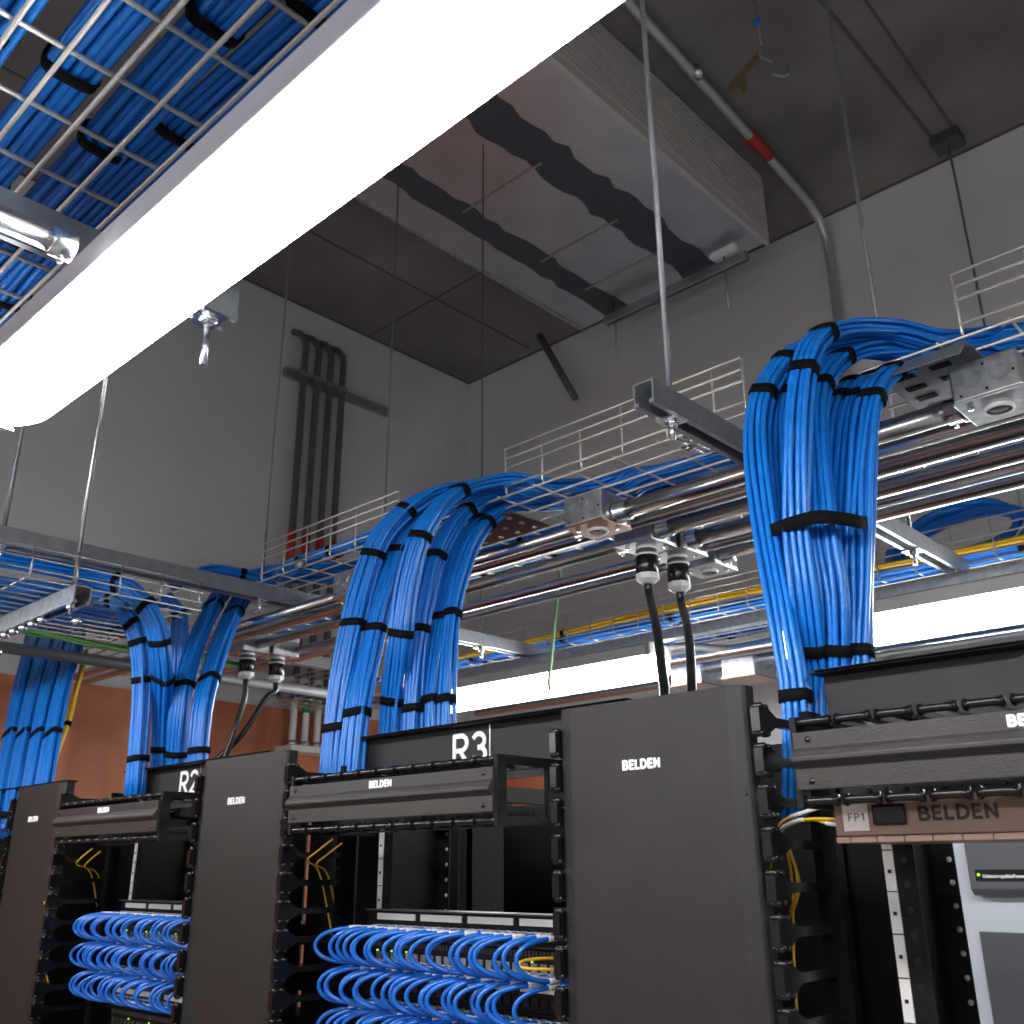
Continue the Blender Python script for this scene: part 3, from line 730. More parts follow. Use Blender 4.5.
d2 = [
 ('left front bundle of the R2 drop, bending down from the left tray', [(-2.28,-0.2,2.585),(-2.275,.4,2.585),(-2.26,.75,2.59),aY(98,578,.95),aY(132,592,1.01),aY(154,620,1.06),aY(162,660,1.10),aY(163,710,1.16),aY(160,790,1.19)], 6, 4, ((118,583),(152,612),(160,638),(161,680),(161,750)), 31),
 ('leftmost bundle of the R2 drop, under the front one', [(-2.36,-0.2,2.545),(-2.35,.4,2.55),(-2.34,.75,2.55),aY(88,592,.97),aY(118,602,1.03),aY(136,630,1.07),aY(142,670,1.10),aY(141,720,1.115),aY(135,800,1.12)], 6, 4, ((112,598),(133,622),(140,642),(141,684),(139,752)), 32),
 ('back left bundle of the R2 drop in the shade', [(-2.44,-0.2,2.57),(-2.43,.5,2.57),(-2.43,.9,2.57),(-2.42,1.1,2.56),aY(174,600,1.19),aY(180,640,1.22),aY(176,720,1.23),aY(170,800,1.23)], 6, 3, (.6,.75,.9), 33),
 ('right front bundle of the R2 drop bending in from behind the strut', [(-1.70,1.56,2.665),(-1.95,1.53,2.67),aY(270,574,1.50),aY(243,578,1.43),aY(222,593,1.34),aY(204,625,1.26),aY(190,665,1.20),aY(180,710,1.18),aY(174,790,1.20)], 6, 4, ((213,608),(186,678),(178,750)), 34),
 ('rightmost bundle of the R2 cable drop, with a glossy edge', [(-1.70,1.62,2.665),(-1.95,1.60,2.67),aY(285,572,1.58),aY(262,580,1.50),aY(243,598,1.40),aY(226,630,1.30),aY(212,672,1.235),aY(203,710,1.205),aY(196,790,1.205)], 6, 4, ((232,612),(210,684),(200,748)), 35),
]
for (lb, pts, c_, r_, ss, sd) in d2:
    bundle('blue '+lb, pts, c_, r_, W=(1,0.1,0.0), n=38, straps=ss, group=g, seed=sd, splay=0.05, r=.0044)
g = 'cable bundles dropping into rack R1'
for i in range(4):
    x = 26+14*i
    bundle('blue cable bundle of the far left R1 drop, %s' % ['leftmost','second from the left','second from the right','rightmost'][i],
      [aY(x+14,612,1.50),aY(x+8,635,1.32),aY(x+4,655,1.24),aY(x-6,690,1.20),aY(x-18,750,1.16),aY(x-26,800,1.14),aY(x-32,840,1.12)], 6, 3, n=22, straps=(.22,.40,.76), group=g, seed=41+i, r=.0052)
bundle('yellow and green fibre strands beside the far left R1 drop', [aY(86,652,1.30),aY(83,665,1.28),aY(70,715,1.24),aY(54,765,1.2),aY(48,800,1.18)], 3, 2, n=16, straps=(.5,), seed=50, m='yellow', r=.0035)
# stubs of cable humps above the long strut
bundle('short hump of blue cables peeking over the long strut at R2', [(-2.30,1.50,2.66),(-2.33,1.40,2.70),(-2.36,1.28,2.70),(-2.38,1.2,2.64)], 5, 3, n=16, straps=(.4,), seed=51)

# cables lying in the main tray
g = 'cable bundles lying in the tray over the racks'
rows_ = [(1.66,2.662),(1.715,2.664),(1.77,2.662)]
names = ['nearest','middle','farthest']
for i, (y, z) in enumerate(rows_):
    pts = []; rnd = random.Random(60+i)
    x = -3.6
    while x <= 1.25:
        pts.append((x, y+rnd.uniform(-.008,.008), z+.003+rnd.uniform(0,.006))); x += 0.3
    bundle('long blue cable bundle lying in the tray above the racks, %s row' % names[i], pts, 5, 2, W=(0,1,0), n=40, straps=[.04+.067*k for k in range(15)], group=g, seed=61+i, r=.0044, jit=1.6, m='blue')
bundle('short blue cable bundle along the front wall of the tray left of the R3 drop', [(-2.22,1.42,2.68),(-2.1,1.375,2.672),(-1.9,1.365,2.668),(-1.7,1.365,2.668),(-1.6,1.37,2.668),(-1.45,1.40,2.67)], 5, 3, W=(0,1,0), n=24, straps=(.25,.45,.8), seed=59)
rnd = random.Random(5)
# near tray: two layers
g = 'cable bundles lying in the nearest overhead tray'
for i, y in enumerate((-0.005, 0.052, 0.106, 0.160, 0.214, 0.268, 0.338, 0.391)):
    nm = ['farthest from the lamp','seventh from the lamp','sixth from the lamp','fifth from the lamp','fourth from the lamp','third from the lamp','second from the lamp','closest to the lamp'][i]
    pts = []; x = -3.3
    while x <= 1.05:
        pts.append((x, y+rnd.uniform(-.006,.006)+(0.03*math.sin(x*1.7) if i < 5 else 0), 2.724+rnd.uniform(0,.004))); x += 0.25
    bundle('blue cable bundle in the top left tray, %s' % nm, pts, 5, 3, W=(0,1,0), n=52, straps=[.03+.058*k+.01*(i%3) for k in range(17)], group=g, seed=80+i, r=.0052, jit=1.7)
# left tray cables (in addition to the two that bend down)
g = 'cable bundles lying in the left tray'
for i, x in enumerate((-2.50,-2.56)):
    bundle('blue cable bundle in the left tray, %s' % ['behind the drop','farthest from the strut'][i], [(x,-.2,2.55),(x,.5,2.55),(x,.9,2.55),(x,1.28,2.55)], 6, 3, W=(1,0,0), n=20, straps=(.15,.4,.65,.9), group=g, seed=90+i)
# far tray
g = 'cable bundles lying in the far tray'
for i, y in enumerate((2.56,2.63,2.70,2.77,2.84,2.90)):
    pts = []; x = -3.8
    while x <= 1.5:
        pts.append((x, y+rnd.uniform(-.01,.01), 2.668+rnd.uniform(0,.008))); x += 0.35
    bundle('blue cable bundle in the far tray, %s row' % ['nearest','second','third','fourth','fifth','farthest'][i], pts, 5, 2, W=(0,1,0), n=36, straps=[.05+.09*k for k in range(11)], group=g, seed=100+i, r=.005, jit=1.8, ns=5)
pts = [(x, 2.53+.006*math.sin(x*5), 2.69+.006*math.sin(x*3)) for x in [-3.0+.3*k for k in range(15)]]
bundle('yellow fibre bundle along the near edge of the far tray', pts, 3, 2, W=(0,1,0), n=40, straps=[.2,.43,.47,.63,.8], seed=120, r=.0045, m='yellow')
bundle('green cables crossing under the left trays behind the R2 drop', [(-2.9,.6,2.59),(-2.9,1.05,2.58),(-2.9,1.2,2.572),(-2.9,1.36,2.57),(-2.9,1.75,2.575)], 4, 2, W=(1,0,0), n=18, straps=(), seed=121, r=.004, m='green', jit=3)
gw = MB().tube(crom([aY(562,585,2.0),aY(557,600,2.0),aY(553,640,2.0),aY(549,680,2.0),aY(550,690,2.0)],24)[0], .0045, 8)
gw.tube([aY(562,585,2.0),(aY(562,585,2.0)+V((0,-.02,.08)))], .0045, 8)
tag(gw.obj('ground_wire', M['green']), 'single green ground wire hanging in front of the rear lamp', 'wire')
# dark coil of cable at the far right
ck = thing('cable_coil', 'blue coil of spare cable in the shade behind the far tray at the right', 'cable coil', (-0.95,3.1,2.66))
cen = V((-.95,3.12,2.84))
for k in range(10):
    pts = []
    rx = .26-.012*k; rz = .13-.006*k; dy = .035*math.sin(k*2.1)
    for q in range(25):
        a = 2*math.pi*q/24
        pts.append(cen+V((rx*math.cos(a), dy+.02*math.sin(a*3+k), rz*math.sin(a)+.01*k)))
    MB().tube(pts, .013, 8, cap=False).obj('cable_loop', M['blue'], ck)
tag(MB().box((-1.6,3.0,2.62),(-0.3,3.3,2.66)).obj('cable_shelf', M['galv']), 'galvanised shelf behind the far tray under the dark coil', 'shelf')

# long bars behind, left: round conduit rail at (25..130, 640..660)
o = MB().tube([(-2.9,.3,2.522),(-2.9,2.1,2.522)], .017, 12).obj('grey_conduit', M['dconduit']); tag(o, 'dull grey conduit crossing behind the left tray above the R1 drop', 'conduit')
o = MB().box((-2.93,.3,2.61),(-2.89,2.1,2.65)).obj('flat_rail', M['dconduit']); tag(o, 'dark steel rail behind the left tray, above the green cables', 'rail')
# galvanised parts between the two rear lamps
for i, (y, z, r) in enumerate(((2.62,2.55,.017),(2.80,2.55,.020),(2.96,2.55,.015))):
    o = MB().tube([(-3.0 if i == 2 else -1.95,y,z),(1.2,y,z)], r, 12).obj('rear_conduit', M['zinc']); tag(o, ['front','middle','rearmost'][i]+' bright conduit under the far tray, seen between the rear lamps', 'conduit', 'rear conduits')
for i, x in enumerate((-1.86,-1.66)):
    t = thing('rear_junction_box', ['left','right'][i]+' galvanised box under the far conduits between the rear lamps', 'junction box', (x,2.86,2.50), 'rear junction boxes')
    MB().box((x,2.76,2.50),(x+.12,2.90,2.56)).obj('box_body', M['galv'], t, .003); MB().box((x-.002,2.757,2.496),(x+.122,2.903,2.501)).obj('cover_plate', M['plate'], t)
o = MB().tube(crom([(-1.9,2.56,2.58),(-1.7,2.58,2.585),(-1.55,2.62,2.56),(-1.4,2.66,2.57),(-1.2,2.66,2.58)],20)[0], .012, 8).obj('flexible_conduit', M['dconduit']); tag(o, 'curved grey flexible conduit between the rear lamps', 'conduit')

# ================================================================== LAMPS
def lamp(x0, x1, y, label, zt=2.555, lh=.042, D=.115):
    """wrap-around fixture along X; y = front edge"""
    t = thing('strip_light', label, 'light fixture', ((x0+x1)/2,y+D/2,zt-.085), 'strip light fixtures')
    z1 = zt; z0 = zt-.040
    MB().prism([(y,z0),(y+D,z0),(y+D,z1-.006),(y+D-.012,z1),(y+.012,z1),(y,z1-.006)], 'X', x0+.02, x1-.02).obj('housing', M['house'], t, .002)
    # lens: rounded in section and in plan
    m = MB(); zb = zt-.040-lh; rr = .028; n = 10
    def ring(xc, sh):
        out = []
        hw = D/2-.0015-sh
        pts = []
        for k in range(n+1):
            a = math.pi/2*k/n
            pts.append((-hw+rr*(1-math.cos(a))*1.0, z0-rr*math.sin(a) if k else z0))
        pts2 = [(-hw, z0), (-hw, zb+rr)]+[(-hw+rr*(1-math.cos(a_)), zb+rr-rr*math.sin(a_)) for a_ in [math.pi/2*k/7 for k in range(1,8)]]
        pts2 = pts2+[(-u, z) for (u, z) in pts2[::-1]]
        return [(xc, y+D/2+u, z) for (u, z) in pts2]
    R_ = .05; secs = []
    for k in range(7):
        a = math.pi/2*k/6
        secs.append((x0+R_*(1-math.sin(a)), R_*(1-math.cos(a)) if True else 0))
    secs = [(x0+R_*(1-math.cos(math.pi/2*k/6)), (R_-.006)*(1-math.sin(math.pi/2*k/6))) for k in range(7)]
    secs = secs+[(x1-(xx-x0), sh) for (xx, sh) in secs[::-1]]
    vs = []; rings = [ring(xx, sh) for xx, sh in secs]; q = len(rings[0])
    for r_ in rings: vs += r_
    fs = []
    for i in range(len(rings)-1):
        for k in range(q-1): fs.append([i*q+k, (i+1)*q+k, (i+1)*q+k+1, i*q+k+1])
    fs.append(list(range(q))); fs.append([(len(rings)-1)*q+k for k in range(q)][::-1])
    m.add(vs, fs, True)
    m.obj('lens', M['lens'], t)
    MB().box((x0+.012,y,z0-.002),(x0+.03,y+D,z1)).obj('end_cap', M['house'], t, .003)
    MB().box((x1-.03,y,z0-.002),(x1-.012,y+D,z1)).obj('end_cap', M['house'], t, .003)
    return t
lamp(-1.27,-0.02,0.3215,'bright strip light crossing the upper left of the picture, nearest the viewer',D=.104)
lamp(-3.05,-1.80,0.3215,'strip light of the nearest row beyond the left edge of the picture',D=.104)
MB().box((-1.05,.345,2.553),(-1.01,.40,2.602)).obj('hanger_bracket', M['strut'], bpy.data.objects['strip_light'])
lamp(0.06,1.30,0.3215,'bright strip light continuing the nearest row to the right',D=.104)
lamp(-2.95,-1.66,2.38,'rear strip light behind the label of rack R3',2.566,.064)
lamp(-1.27,0.02,2.38,'rear strip light behind the right cable drop and rack R4',2.566,.064)
lamp(0.4,1.69,2.38,'rear strip light beyond the right side of the picture',2.566,.064)
lamp(-2.9,-1.65,-1.2,'strip light in the row behind the viewer, left one',2.5)
lamp(-0.6,0.65,-1.2,'strip light in the row behind the viewer, right one',2.5)
o = MB().prism([(2.405,2.568),(2.405,2.60),(2.443,2.60),(2.443,2.568)], 'X', -3.3, 1.9).obj('lamp_rail', M['galv']); tag(o, 'long galvanised rail that carries the rear strip lights', 'rail')
# small strut stub with bolt beyond the near lamp
S3 = thing('trapeze_strut', 'short strut end with a hanging bolt just behind the near strip light', 'strut', (-1.03,0.5,2.60), 'trapeze struts')
MB().prism(strut_y(-1.03,0,0,2.60), 'Y', -0.25, 0.555).obj('channel', M['strut'], S3)
bolt((-1.03,.525,2.60), S3, .07)
# conduit stub overhead at the top left
S4 = thing('overhead_conduit', 'shiny conduit stub with a clamp collar ending beside the near strip light', 'conduit', (-0.86,0.0,2.5))
MB().tube([(-0.862,-.5,2.502),(-0.862,.27,2.502)], .0115, 20).obj('pipe', M['zinc'], S4)
MB().lathe((-0.862,.268,2.502), [(0,.013),(.002,.0145),(.022,.0145),(.023,.011)], V((0,1,0)), 20).obj('collar', M['zinc'], S4)
MB().lathe((-0.862,.28,2.488), [(0,.003),(.006,.003)], V((0,0,-1)), 8).obj('set_screw', M['zinc'], S4)
MB().box((-0.905,-.5,2.503),(-0.885,.20,2.508)).obj('flat_bar', M['zinc'], S4)

# ================================================================== RACKS
PITCHX = 0.911
RC = {'R4': -0.2615, 'R3': -1.1725, 'R2': -2.0835, 'R1': -2.9945}
U = 0.0445
def rack(nm):
    c = RC[nm]
    t = thing('network_rack', 'black open network rack %s' % {'R4':'at the right edge, with the tan fibre panel','R3':'in the middle of the picture, marked R3','R2':'left of the middle, marked R2','R1':'at the far left edge'}[nm], 'rack', (c,1.4,0), 'network racks')
    for s_ in (-1, 1):
        xo = c+s_*.2415; xi = c+s_*.205
        m = MB().box((xo-.0015,1.155,.05),(xo+.0015,1.30,2.05))
        m.box((xo,1.155,.05),(xi,1.158,2.05)); m.box((xo,1.297,.05),(xi+s_*.008,1.30,2.05))
        p = m.obj('front_post', M['dark'], t)
        # perforations
        m = MB()
        for k in range(43):
            z = .9+k*.0265
            x = xo+(xi-xo)*.68
            m.box((x-.0035,1.1535,z-.0035),(x+.0035,1.1555,z+.0035))
        m.obj('hole', M['cord'], p)
        m = MB().box((xo-s_*.001,1.153,.9),(xo-s_*.013,1.1548,2.045))
        q = m.obj('unit_label_strip', M['paper'], p); q['label'] = 'white unit-number strip'
        m = MB()
        for k in range(25):
            z = .92+k*U
            m.box((xo-s_*.001,1.1522,z),(xo-s_*.013,1.1532,z+.0012)); m.box((xo-s_*.005,1.1522,z+.020),(xo-s_*.009,1.1532,z+.024))
        m.obj('unit_mark', M['bletter'], p)
        # back flange holes as pale discs, light from behind put into the colour
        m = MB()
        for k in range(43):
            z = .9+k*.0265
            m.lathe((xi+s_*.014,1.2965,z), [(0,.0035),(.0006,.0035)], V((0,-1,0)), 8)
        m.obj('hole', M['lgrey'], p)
        m = MB().box((xo-.002,1.80,.05),(xo+.002,1.95,2.09)).box((xo,1.80,.05),(xi,1.803,2.09))
        m.obj('rear_post', M['dark'], t)
    MB().box((c-.243,1.155,.0),(c+.243,1.95,.05)).obj('base', M['dark'], t)
    MB().box((c+.2435,1.31,.05),(c+.2455,1.78,2.08)).obj('side_panel', M['dark'], t)
    m = MB().box((c-.243,1.25,2.05),(c-.22,1.95,2.08)).box((c+.22,1.25,2.05),(c+.243,1.95,2.08)).box((c-.243,1.90,2.05),(c+.243,1.95,2.08))
    m.obj('top_rail', M['dark'], t)
    if nm in ('R4', 'R3', 'R2', 'R1'):
        x0 = c-.285
        tp = MB().prism([(1.150,2.060),(1.150,2.150),(1.127,2.152),(1.127,2.1545),(1.153,2.1545),(1.153,2.060)], 'X', x0, x0+(.575 if nm == 'R1' else .62))
        # left end: lip reaches a little past the face
        p = tp.obj('label_trough', M['black'], t)
        MB().box((x0-.008,1.127,2.1515),(x0+(.575 if nm == 'R1' else .62),1.16,2.1555)).obj('top_lip', M['dark'], p)
        if nm != 'R1':
            bx = c-.046
            MB().box((bx-.008,1.147,2.07),(bx+.085,1.1505,2.147)).obj('name_plate', M['black'], p)
            o = letters(nm, .053, (bx-.001,1.147,2.087), M['letter'], p, 'rack_name', th=.15, gap=.26, sx=1.0)
            MB().box((bx+.086,1.146,2.07),(bx+.089,1.151,2.149)).obj('plate_edge', M['zinc'], p)
    return t
for k in ('R4','R3','R2','R1'): rack(k)

# blanking panels inside racks
def blank(nm, x0, x1, y, z0, z1, label):
    c = RC[nm]
    o = MB().box((c+x0,y,z0),(c+x1,y+.004,z1)).obj('blanking_plate', M['dark']); tag(o, label, 'panel', 'dark rear panels')
blank('R3', -1.02, -.75, 1.81, 1.2, 2.05, 'black rear panel seen through the left half of rack R3')
blank('R3', -.73, -.665, 1.80, 1.2, 2.06, 'narrow black rear column seen through rack R3')
blank('R2', -.21, .21, 1.81, 1.2, 2.05, 'black rear panel closing the back of rack R2')
blank('R3', -.585, -.375, 1.83, 1.2, 2.07, 'grey-black rear panel at the right side of rack R3')
blank('R1', -.21, .21, 1.81, 1.2, 2.05, 'black rear panel closing the back of rack R1')

# ---- T fingers (shared meshes)
def finger_v(s_=1, L=.13):
    """vertical-manager finger: head at y=0, arm runs to +Y"""
    m = MB(); w_ = .0045
    m.prism([(0.002,-.0155),(.020,-.0155),(.024,-.0130),(.040,-.0050),(L,-.0048),(L,.0048),(.040,.0050),(.024,.0130),(.020,.0155),(.002,.0155)], 'X', -w_, w_)
    for z in (-.0150, .0150):
        m.lathe((-.0055,.020,z), [(0,.002),(.002,.0036),(.009,.0036),(.011,.002)], V((1,0,0)), 10)
        m.lathe((-.0075,.005,z), [(0,.002),(.002,.0042),(.013,.0042),(.015,.002)], V((1,0,0)), 10)
    m.box((-.0055,-.001,-.013),(.0055,.003,.013))
    return m
fv = finger_v().obj('finger', M['plast']); fv_mesh = fv.data; fv_off = V(fv.location); bpy.data.objects.remove(fv)
def finger_h(L=.10):
    """horizontal-manager finger: T head along X, arm to +Y"""
    m = MB(); w_ = .0025
    m.prism([(-.0165,.0),(.0165,.0),(.0165,.007),(.006,.012),(.005,L),(-.005,L),(-.006,.012),(-.0165,.007)], 'Z', -w_, w_)
    m.tube([(-.0165,.003,0),(-.010,.001,0),(.010,.001,0),(.0165,.003,0)], [.0056,.0042,.0042,.0056], 10)
    for x in (-.0165, .0165):
        m.lathe((x-.002,.004,0), [(0,.0035),(.001,.0063),(.004,.0063),(.005,.0035)], V((1,0,0)), 10)
    return m
fh = finger_h().obj('finger', M['plast']); fh_mesh = fh.data; fh_off = V(fh.location); bpy.data.objects.remove(fh)
def put(mesh, off, name, p, parent):
    o = bpy.data.objects.new(name, mesh); COL.objects.link(o); o.parent = parent
    o.location = V(p)+off-wloc(parent); return o

# ---- vertical managers
def vmanager(xc, label, logo_x):
    t = thing('vertical_cable_manager', label, 'cable manager', (xc,1.1,0), 'vertical cable managers')
    w_ = .1405
    x0, x1 = xc-w_, xc+w_
    z0, z1 = .06, 2.127
    prof = [(x0,1.026),(x0,1.006),(x0+.004,1.003),(x0+.020,1.000),(x1-.022,1.000),(x1-.004,1.004),(x1,1.008),(x1,1.026)]
    d = MB().prism(prof, 'Z', z0, z1).obj('door', M['black'], t, .0012)
    letters('BELDEN', .0127, (x0+logo_x,.9998,2.0405), M['letter'], d, 'logo_lettering', th=.24, gap=.30, sx=.80)
    for zz in (2.005, 1.70): MB().lathe((x1-.010,1.004,zz), [(0,.004),(.001,.004)], V((0,-1,0)), 10).obj('latch_screw', M['plast'], d)
    for zz in (2.02,): MB().lathe((x0+.003,1.004,zz-.02), [(0,.003),(.002,.003)], V((0,-1,0)), 10).obj('latch_screw', M['plast'], d)
    m = MB().box((xc-.05,1.40,.05),(xc+.05,1.405,2.10))
    m.obj('spine', M['dark'], t)
    for s_ in (-1, 1):
        x = xc+s_*.155
        m = MB().box((x-.006,1.115,.05),(x+.006,1.15,2.105))
        p = m.obj('side_column', M['plast'], t)
        for k in range(21):
            put(fv_mesh, fv_off, 'finger', (xc+(.159 if s_ > 0 else -.1445),.992,2.0835-k*U), p)
    MB().box((xc-.155,1.36,2.08),(xc+.155,1.40,2.10)).obj('top_bar', M['dark'], t)
    o = MB().box((xc-.165,1.41,1.2),(xc+.155,1.414,2.08)).obj('back_plate', M['dark'], t)
    return t
vmanager(-.717,'black vertical cable manager door between racks R3 and R4',.104)
vmanager(-1.634,'black vertical cable manager door between racks R2 and R3',.104)
vmanager(-2.550,'black vertical cable manager door between racks R1 and R2, left edge of the picture',.104)
vmanager(-3.4475,'black vertical cable manager left of rack R1',.104)
MB_ = None

# ---- horizontal managers
def hmanager(nm, label):
    c = RC[nm]; x0, x1 = c-.235, c+.235
    dz = .006 if nm == 'R4' else .003
    t = thing('horizontal_cable_manager', label, 'cable manager', (c,1.05,1.98), 'horizontal cable managers')
    zb, zt_ = 1.995, 2.053; zm = 2.025
    prof = [(.962,zb),(.955,zb),(.955,zm-.009),(.947,zm-.002),(.947,zm+.002),(.951,zm+.008),(.955,zm+.012),(.955,zt_),(.962,zt_)]
    cv = MB().prism(prof, 'X', x0, x1).obj('cover', M['blackm'], t, .0008)
    for xx in (x0+.017, x1-.017):
        for zz in (zb+.008, zt_-.008):
            MB().lathe((xx,.9552,zz), [(0,.0035),(.0008,.0032)], V((0,-1,0)), 10).obj('screw', M['plast'], cv)
    lx = x0+(.213 if nm == 'R4' else .209)
    letters('BELDEN', .0112, (lx,.9548,2.0385), M['letter'], cv, 'logo_lettering', th=.25, gap=.30, sx=.86)
    for k in range(11):
        x = x0+.020+k*.0430
        put(fh_mesh, fh_off, 'finger', (x,.962,2.064), t); put(fh_mesh, fh_off, 'finger', (x,.962,1.984), t)
    # frame: back plate and open end brackets
    m = MB().box((x0,1.060,1.980),(x1,1.066,2.008)).box((x0,1.060,2.058),(x1,1.066,2.068))
    for k in range(6):
        pass
    m.obj('back_frame', M['black'], t)
    for s_ in (-1, 1):
        x = c+s_*.236
        m = MB().box((x-.0035,.960,1.978),(x+.0035,1.14,1.990)).box((x-.0035,.960,2.058),(x+.0035,1.14,2.070))
        m.box((x-.0035,.960,1.99),(x+.0035,.978,2.058)).box((x-.0035,1.062,1.99),(x+.0035,1.10,2.058))
        m.obj('end_bracket', M['dark'], t)
    m = MB()
    for k in range(22):
        m.lathe((x1-.02-k*.02,1.059,1.997), [(0,.003),(.0006,.003)], V((0,-1,0)), 8)
    m.obj('hole', M['cord'], t)
    t.location.z += dz
    return t
hmanager('R4','black horizontal cable manager with ridged cover at the top of rack R4')
hmanager('R3','black horizontal cable manager with ridged cover at the top of rack R3')
hmanager('R2','black horizontal cable manager with ridged cover at the top of rack R2')
hmanager('R1','black horizontal cable manager at the top of rack R1')

# ---- fibre panel in R4
fp = thing('fibre_enclosure', 'tan brown fibre patch panel with an FP1 sticker in rack R4', 'patch panel', (-.26,1.1,1.95))
x0 = -.4815
bd = MB().box((x0,1.0,1.956),(x0+.446,1.145,1.993)).obj('drawer', M['bronze'], fp, .0015)
MB().box((x0,.9985,1.9495),(x0+.446,1.14,1.9555)).obj('bottom_lip', M['bronze'], fp, .001)
m = MB()
for k in range(16): m.box((x0+.015+.028*k,.9978,1.9495),(x0+.0158+.028*k,.9990,1.9555))
m.obj('lip_notch', M['bletter'], fp)
o = MB().box((x0+.010,.9985,1.961),(x0+.037,1.0005,1.987)).obj('sticker', M['paper'], fp); o['label'] = 'white square sticker'
letters('FP1', .0078, (x0+.0158,.9985,1.9705), M['bletter'], fp, 'sticker_lettering', th=.12, gap=.40, depth=.0003)
MB().box((x0+.042,.9955,1.9655),(x0+.076,1.0005,1.986)).obj('latch', M['plast'], fp, .003)
letters('BELDEN', .0145, (x0+.088,.9998,1.9685), M['bletter'], fp, 'logo_lettering', th=.20, gap=.34, sx=.95)

# yellow fibre cords
def cord(label, pts, r=.0016, m='yellow', group='yellow fibre cords', extra=None, n=30, cat='cable'):
    P, L = crom(pts, n)
    t = thing('fibre_lead', label, cat, min(P, key=lambda q: q.z), group)
    MB().tube(P, r, 8).obj('jacket', M[m], t)
    if extra: # clear or white end sleeves
        a, b = extra; k0, k1 = int(a*(n-1)), int(b*(n-1))
        MB().tube(P[k0:k1+1], r*1.35, 8).obj('sleeve', M['white'], t)
    return t
cord('yellow fibre cord, upper one entering the FP1 panel', [(-.47,1.05,1.985),aY(830,806,1.03),aY(808,811,1.03),aY(788,818,1.04),aY(779,826,1.06),aY(776,840,1.10),aY(772,858,1.15),aY(768,900,1.2)], extra=(.06,.30))
cord('yellow fibre cord, middle one entering the FP1 panel', [(-.47,1.05,1.972),aY(832,819,1.03),aY(812,819,1.03),aY(795,821,1.04),aY(783,828,1.06),aY(780,838,1.1)], extra=(.42,.8))
cord('yellow fibre cord, lower one entering the FP1 panel', [(-.47,1.05,1.968),aY(832,824,1.03),aY(815,820,1.035),aY(800,821,1.05),aY(786,827,1.07)], extra=(.08,.35))
for i, (pp, lb) in enumerate(((
   [aY(788,848,1.10),aY(796,870,1.11),aY(797,890,1.11),aY(790,912,1.12)], 'short curved yellow cord hanging in the manager left of FP1'),
   ([aY(786,848,1.11),aY(791,872,1.12),aY(793,905,1.12),aY(794,960,1.12),aY(798,1030,1.12)], 'long yellow cord hanging straight down left of FP1'),
   ([aY(790,850,1.12),aY(799,880,1.12),aY(797,900,1.12),aY(786,925,1.13)], 'second curved yellow cord hanging left of FP1'),
   ([aY(757,870,1.03),aY(764,862,1.06),aY(766,854,1.10)], 'yellow cord end peeking beside door R3'),
   ([aY(764,925,1.08),aY(772,922,1.1),aY(780,915,1.12)], 'small yellow cord end low beside door R3'))):
    cord(lb, pp, n=20)
for (base, nm) in ((V((-.911,0,0)),'R3'), (V((-1.822,0,0)),'R2')):
    a = V((-.50,1.12,1.955)); 
    for j in range(2):
        off = V((0,.02*j,-.006*j))+base
        cord('%s yellow cord crossing the top left of rack %s' % (['upper','lower'][j], nm), [V((-.50,1.05,1.975))+off,V((-.53,1.04,1.955))+off,V((-.57,1.05,1.94))+off,V((-.60,1.10,1.92))+off,V((-.60,1.14,1.80))+off], n=18, r=.0015)
for j, (dx, dz) in enumerate(((0,0),(.012,-.03))):
    cord('yellow cord loop low in the manager left of rack R2, %s' % ['upper one','lower one'][j], [(-2.42+dx,1.0,1.86+dz),(-2.44+dx,1.01,1.845+dz),(-2.45+dx,1.02,1.81+dz),(-2.43+dx,1.01,1.78+dz),(-2.42+dx,1.03,1.72+dz)], n=18, r=.002)

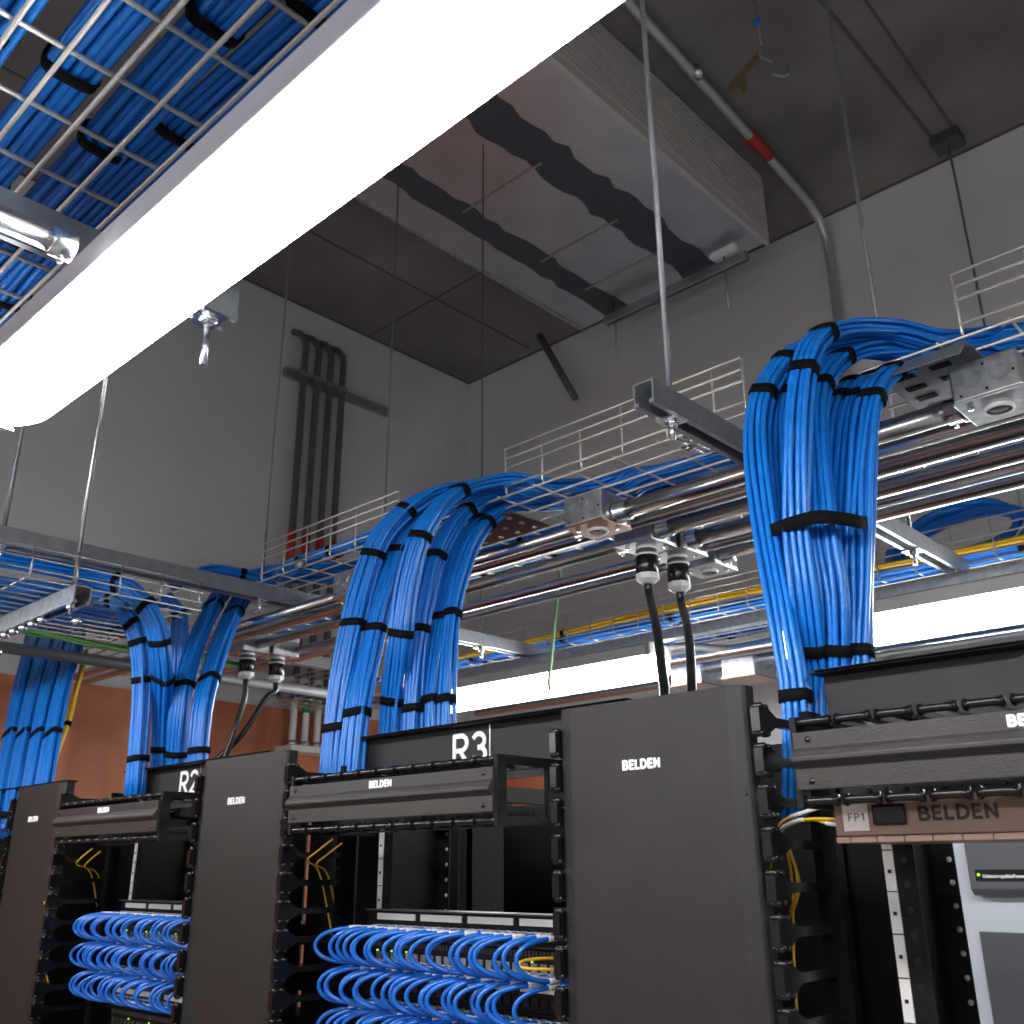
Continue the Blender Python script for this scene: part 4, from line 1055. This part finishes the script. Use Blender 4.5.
# blue cables that continue below the R4 trough, inside the rack
# ---- patch panels, switches and cords
def clean_boot(m, p, d, r=.0030, L=.022):
    m.tube([p, p+d*L], r, 8); return m
def equipment(nm):
    c = RC[nm]; x0, x1 = c-.2225, c+.2225
    where = {'R3':'rack R3','R2':'rack R2'}[nm]
    for row in range(3):
        zt_ = 1.862-row*.0875
        pos = ['top','second','third'][row]
        t = thing('patch_bay', 'black patch panel with white label strips, %s one in %s' % (pos, where), 'patch panel', (c,1.14,zt_-.042), 'patch panels')
        MB().box((x0-.018,1.138,zt_-.042),(x1+.018,1.148,zt_)).box((x0,1.120,zt_-.042),(x1,1.14,zt_-.0405)).obj('faceplate', M['dark'], t)
        MB().box((x0-.018,1.130,zt_-.001),(x1+.018,1.17,zt_+.001)).obj('top_edge', M['dgrey'], t)
        for k in range(4):
            a = x0+.006+k*.110
            o = MB().box((a,1.1355,zt_-.015),(a+.096,1.1385,zt_-.005)).obj('label_strip', M['paper'], t); o['label'] = 'white port label strip'
        m = MB()
        for k in range(24):
            a = x0+.010+k*.0184
            m.box((a,1.1355,zt_-.034),(a+.012,1.1385,zt_-.022))
        m.obj('port', M['plast'], t)
        t = thing('network_switch', 'black network switch with link lights, %s one in %s' % (pos, where), 'network switch', (c,1.2,zt_-.086), 'network switches')
        MB().box((x0,1.135,zt_-.0855),(x1,1.40,zt_-.0445)).obj('case', M['dark'], t, .001)
        m = MB()
        for k in range(60):
            a = x0+.004+k*.0073
            m.box((a,1.1335,zt_-.056),(a+.0045,1.1352,zt_-.048))
        m.obj('vent_grille', M['dgrey'], t)
        m = MB()
        for k in range(24):
            a = x0+.010+k*.0184
            m.box((a,1.1335,zt_-.0785),(a+.012,1.1355,zt_-.0645))
        m.obj('port', M['galv'], t)
        m = MB(); rnd2 = random.Random(row*7+ord(nm[1]))
        for k in range(24):
            if rnd2.random() < .35:
                a = x0+.010+k*.0184
                m.box((a+.001,1.1325,zt_-.0635),(a+.004,1.1342,zt_-.061))
        if m.v: m.obj('link_light', M['gled'], t)
variants = []
def cord_variant(k):
    """origin at the patch port, loops out, left and down to the switch port"""
    rnd2 = random.Random(200+k)
    dy = -.078-.018*rnd2.random(); dx = -.026-.026*rnd2.random(); H = -.053
    z = rnd2.uniform(-.002,.002)
    pts = [(0,0,0),(-.001,-.012,0)]
    for q in range(17):
        a = math.pi*(q+.0)/16; e = math.sin(a)
        pts.append((-.002+dx*1.1*e**.9, -.018+(dy+.012)*e**.5, H/2+(-H/2+z*.5)*math.cos(a)+z*e))
    pts += [(-.001,-.012,H),(0,0,H)]
    return crom(pts, 36)[0]
def cord_objs(k):
    P = cord_variant(k)
    MB_body = MB().tube(P, .0034, 8)
    return P, MB_body
for k in range(8):
    P, b_ = cord_objs(k)
    me_ = b_.obj('x', M['blue2']); off1 = V(me_.location); d1 = me_.data; bpy.data.objects.remove(me_)
    b1 = MB().tube(P[5:9], .0042, 8).obj('x', M['clear']); off2 = V(b1.location); d2_ = b1.data; bpy.data.objects.remove(b1)
    b1 = MB().tube(P[-9:-5], .0042, 8).obj('x', M['clear']); off3 = V(b1.location); d3_ = b1.data; bpy.data.objects.remove(b1)
    b1 = MB().box((-.0045,-.012,-.004),(.0045,.003,.004)).obj('x', M['clear']); off4 = V(b1.location); d4_ = b1.data; bpy.data.objects.remove(b1)
    variants.append(((d1,off1),(d2_,off2),(d3_,off3),(d4_,off4),(d4_,off4+V((0,0,-.053)))))
def patch_cords(nm):
    c = RC[nm]; x0 = c-.2225
    for row in range(3):
        zr = (1.836, 1.777, 1.718)[row]; rj = random.Random(300+row+ord(nm[1]))
        for k in range(24):
            p = V((x0+.016+k*.0184,1.133,zr))
            t = thing('patch_lead', 'blue patch cord, %s loop row of rack %s, %s' % (['top','second','third'][row], nm, ORD[k]), 'patch cord', p+V((0,0,-.045)), 'blue patch cords in rack %s, %s row' % (nm, ['top','second','third'][row]))
            v = variants[rj.randrange(8)]; t.rotation_euler = (0, 0, rj.uniform(-.16,.16)); t.location.z += rj.uniform(-.0015,.0015)
            for (d, off), nn in zip(v, ('jacket','marker_sleeve','marker_sleeve','plug','plug')):
                put(d, off, nn, p, t)
for nm in ('R3','R2'):
    equipment(nm); patch_cords(nm)
o = cord('short yellow patch cord at the right end of the top switch in R3', [(-.957,1.13,1.795),(-.965,1.09,1.797),(-.995,1.07,1.799),(-1.0,1.075,1.806),(-.985,1.10,1.809),(-.97,1.13,1.808)], n=20, r=.0022)
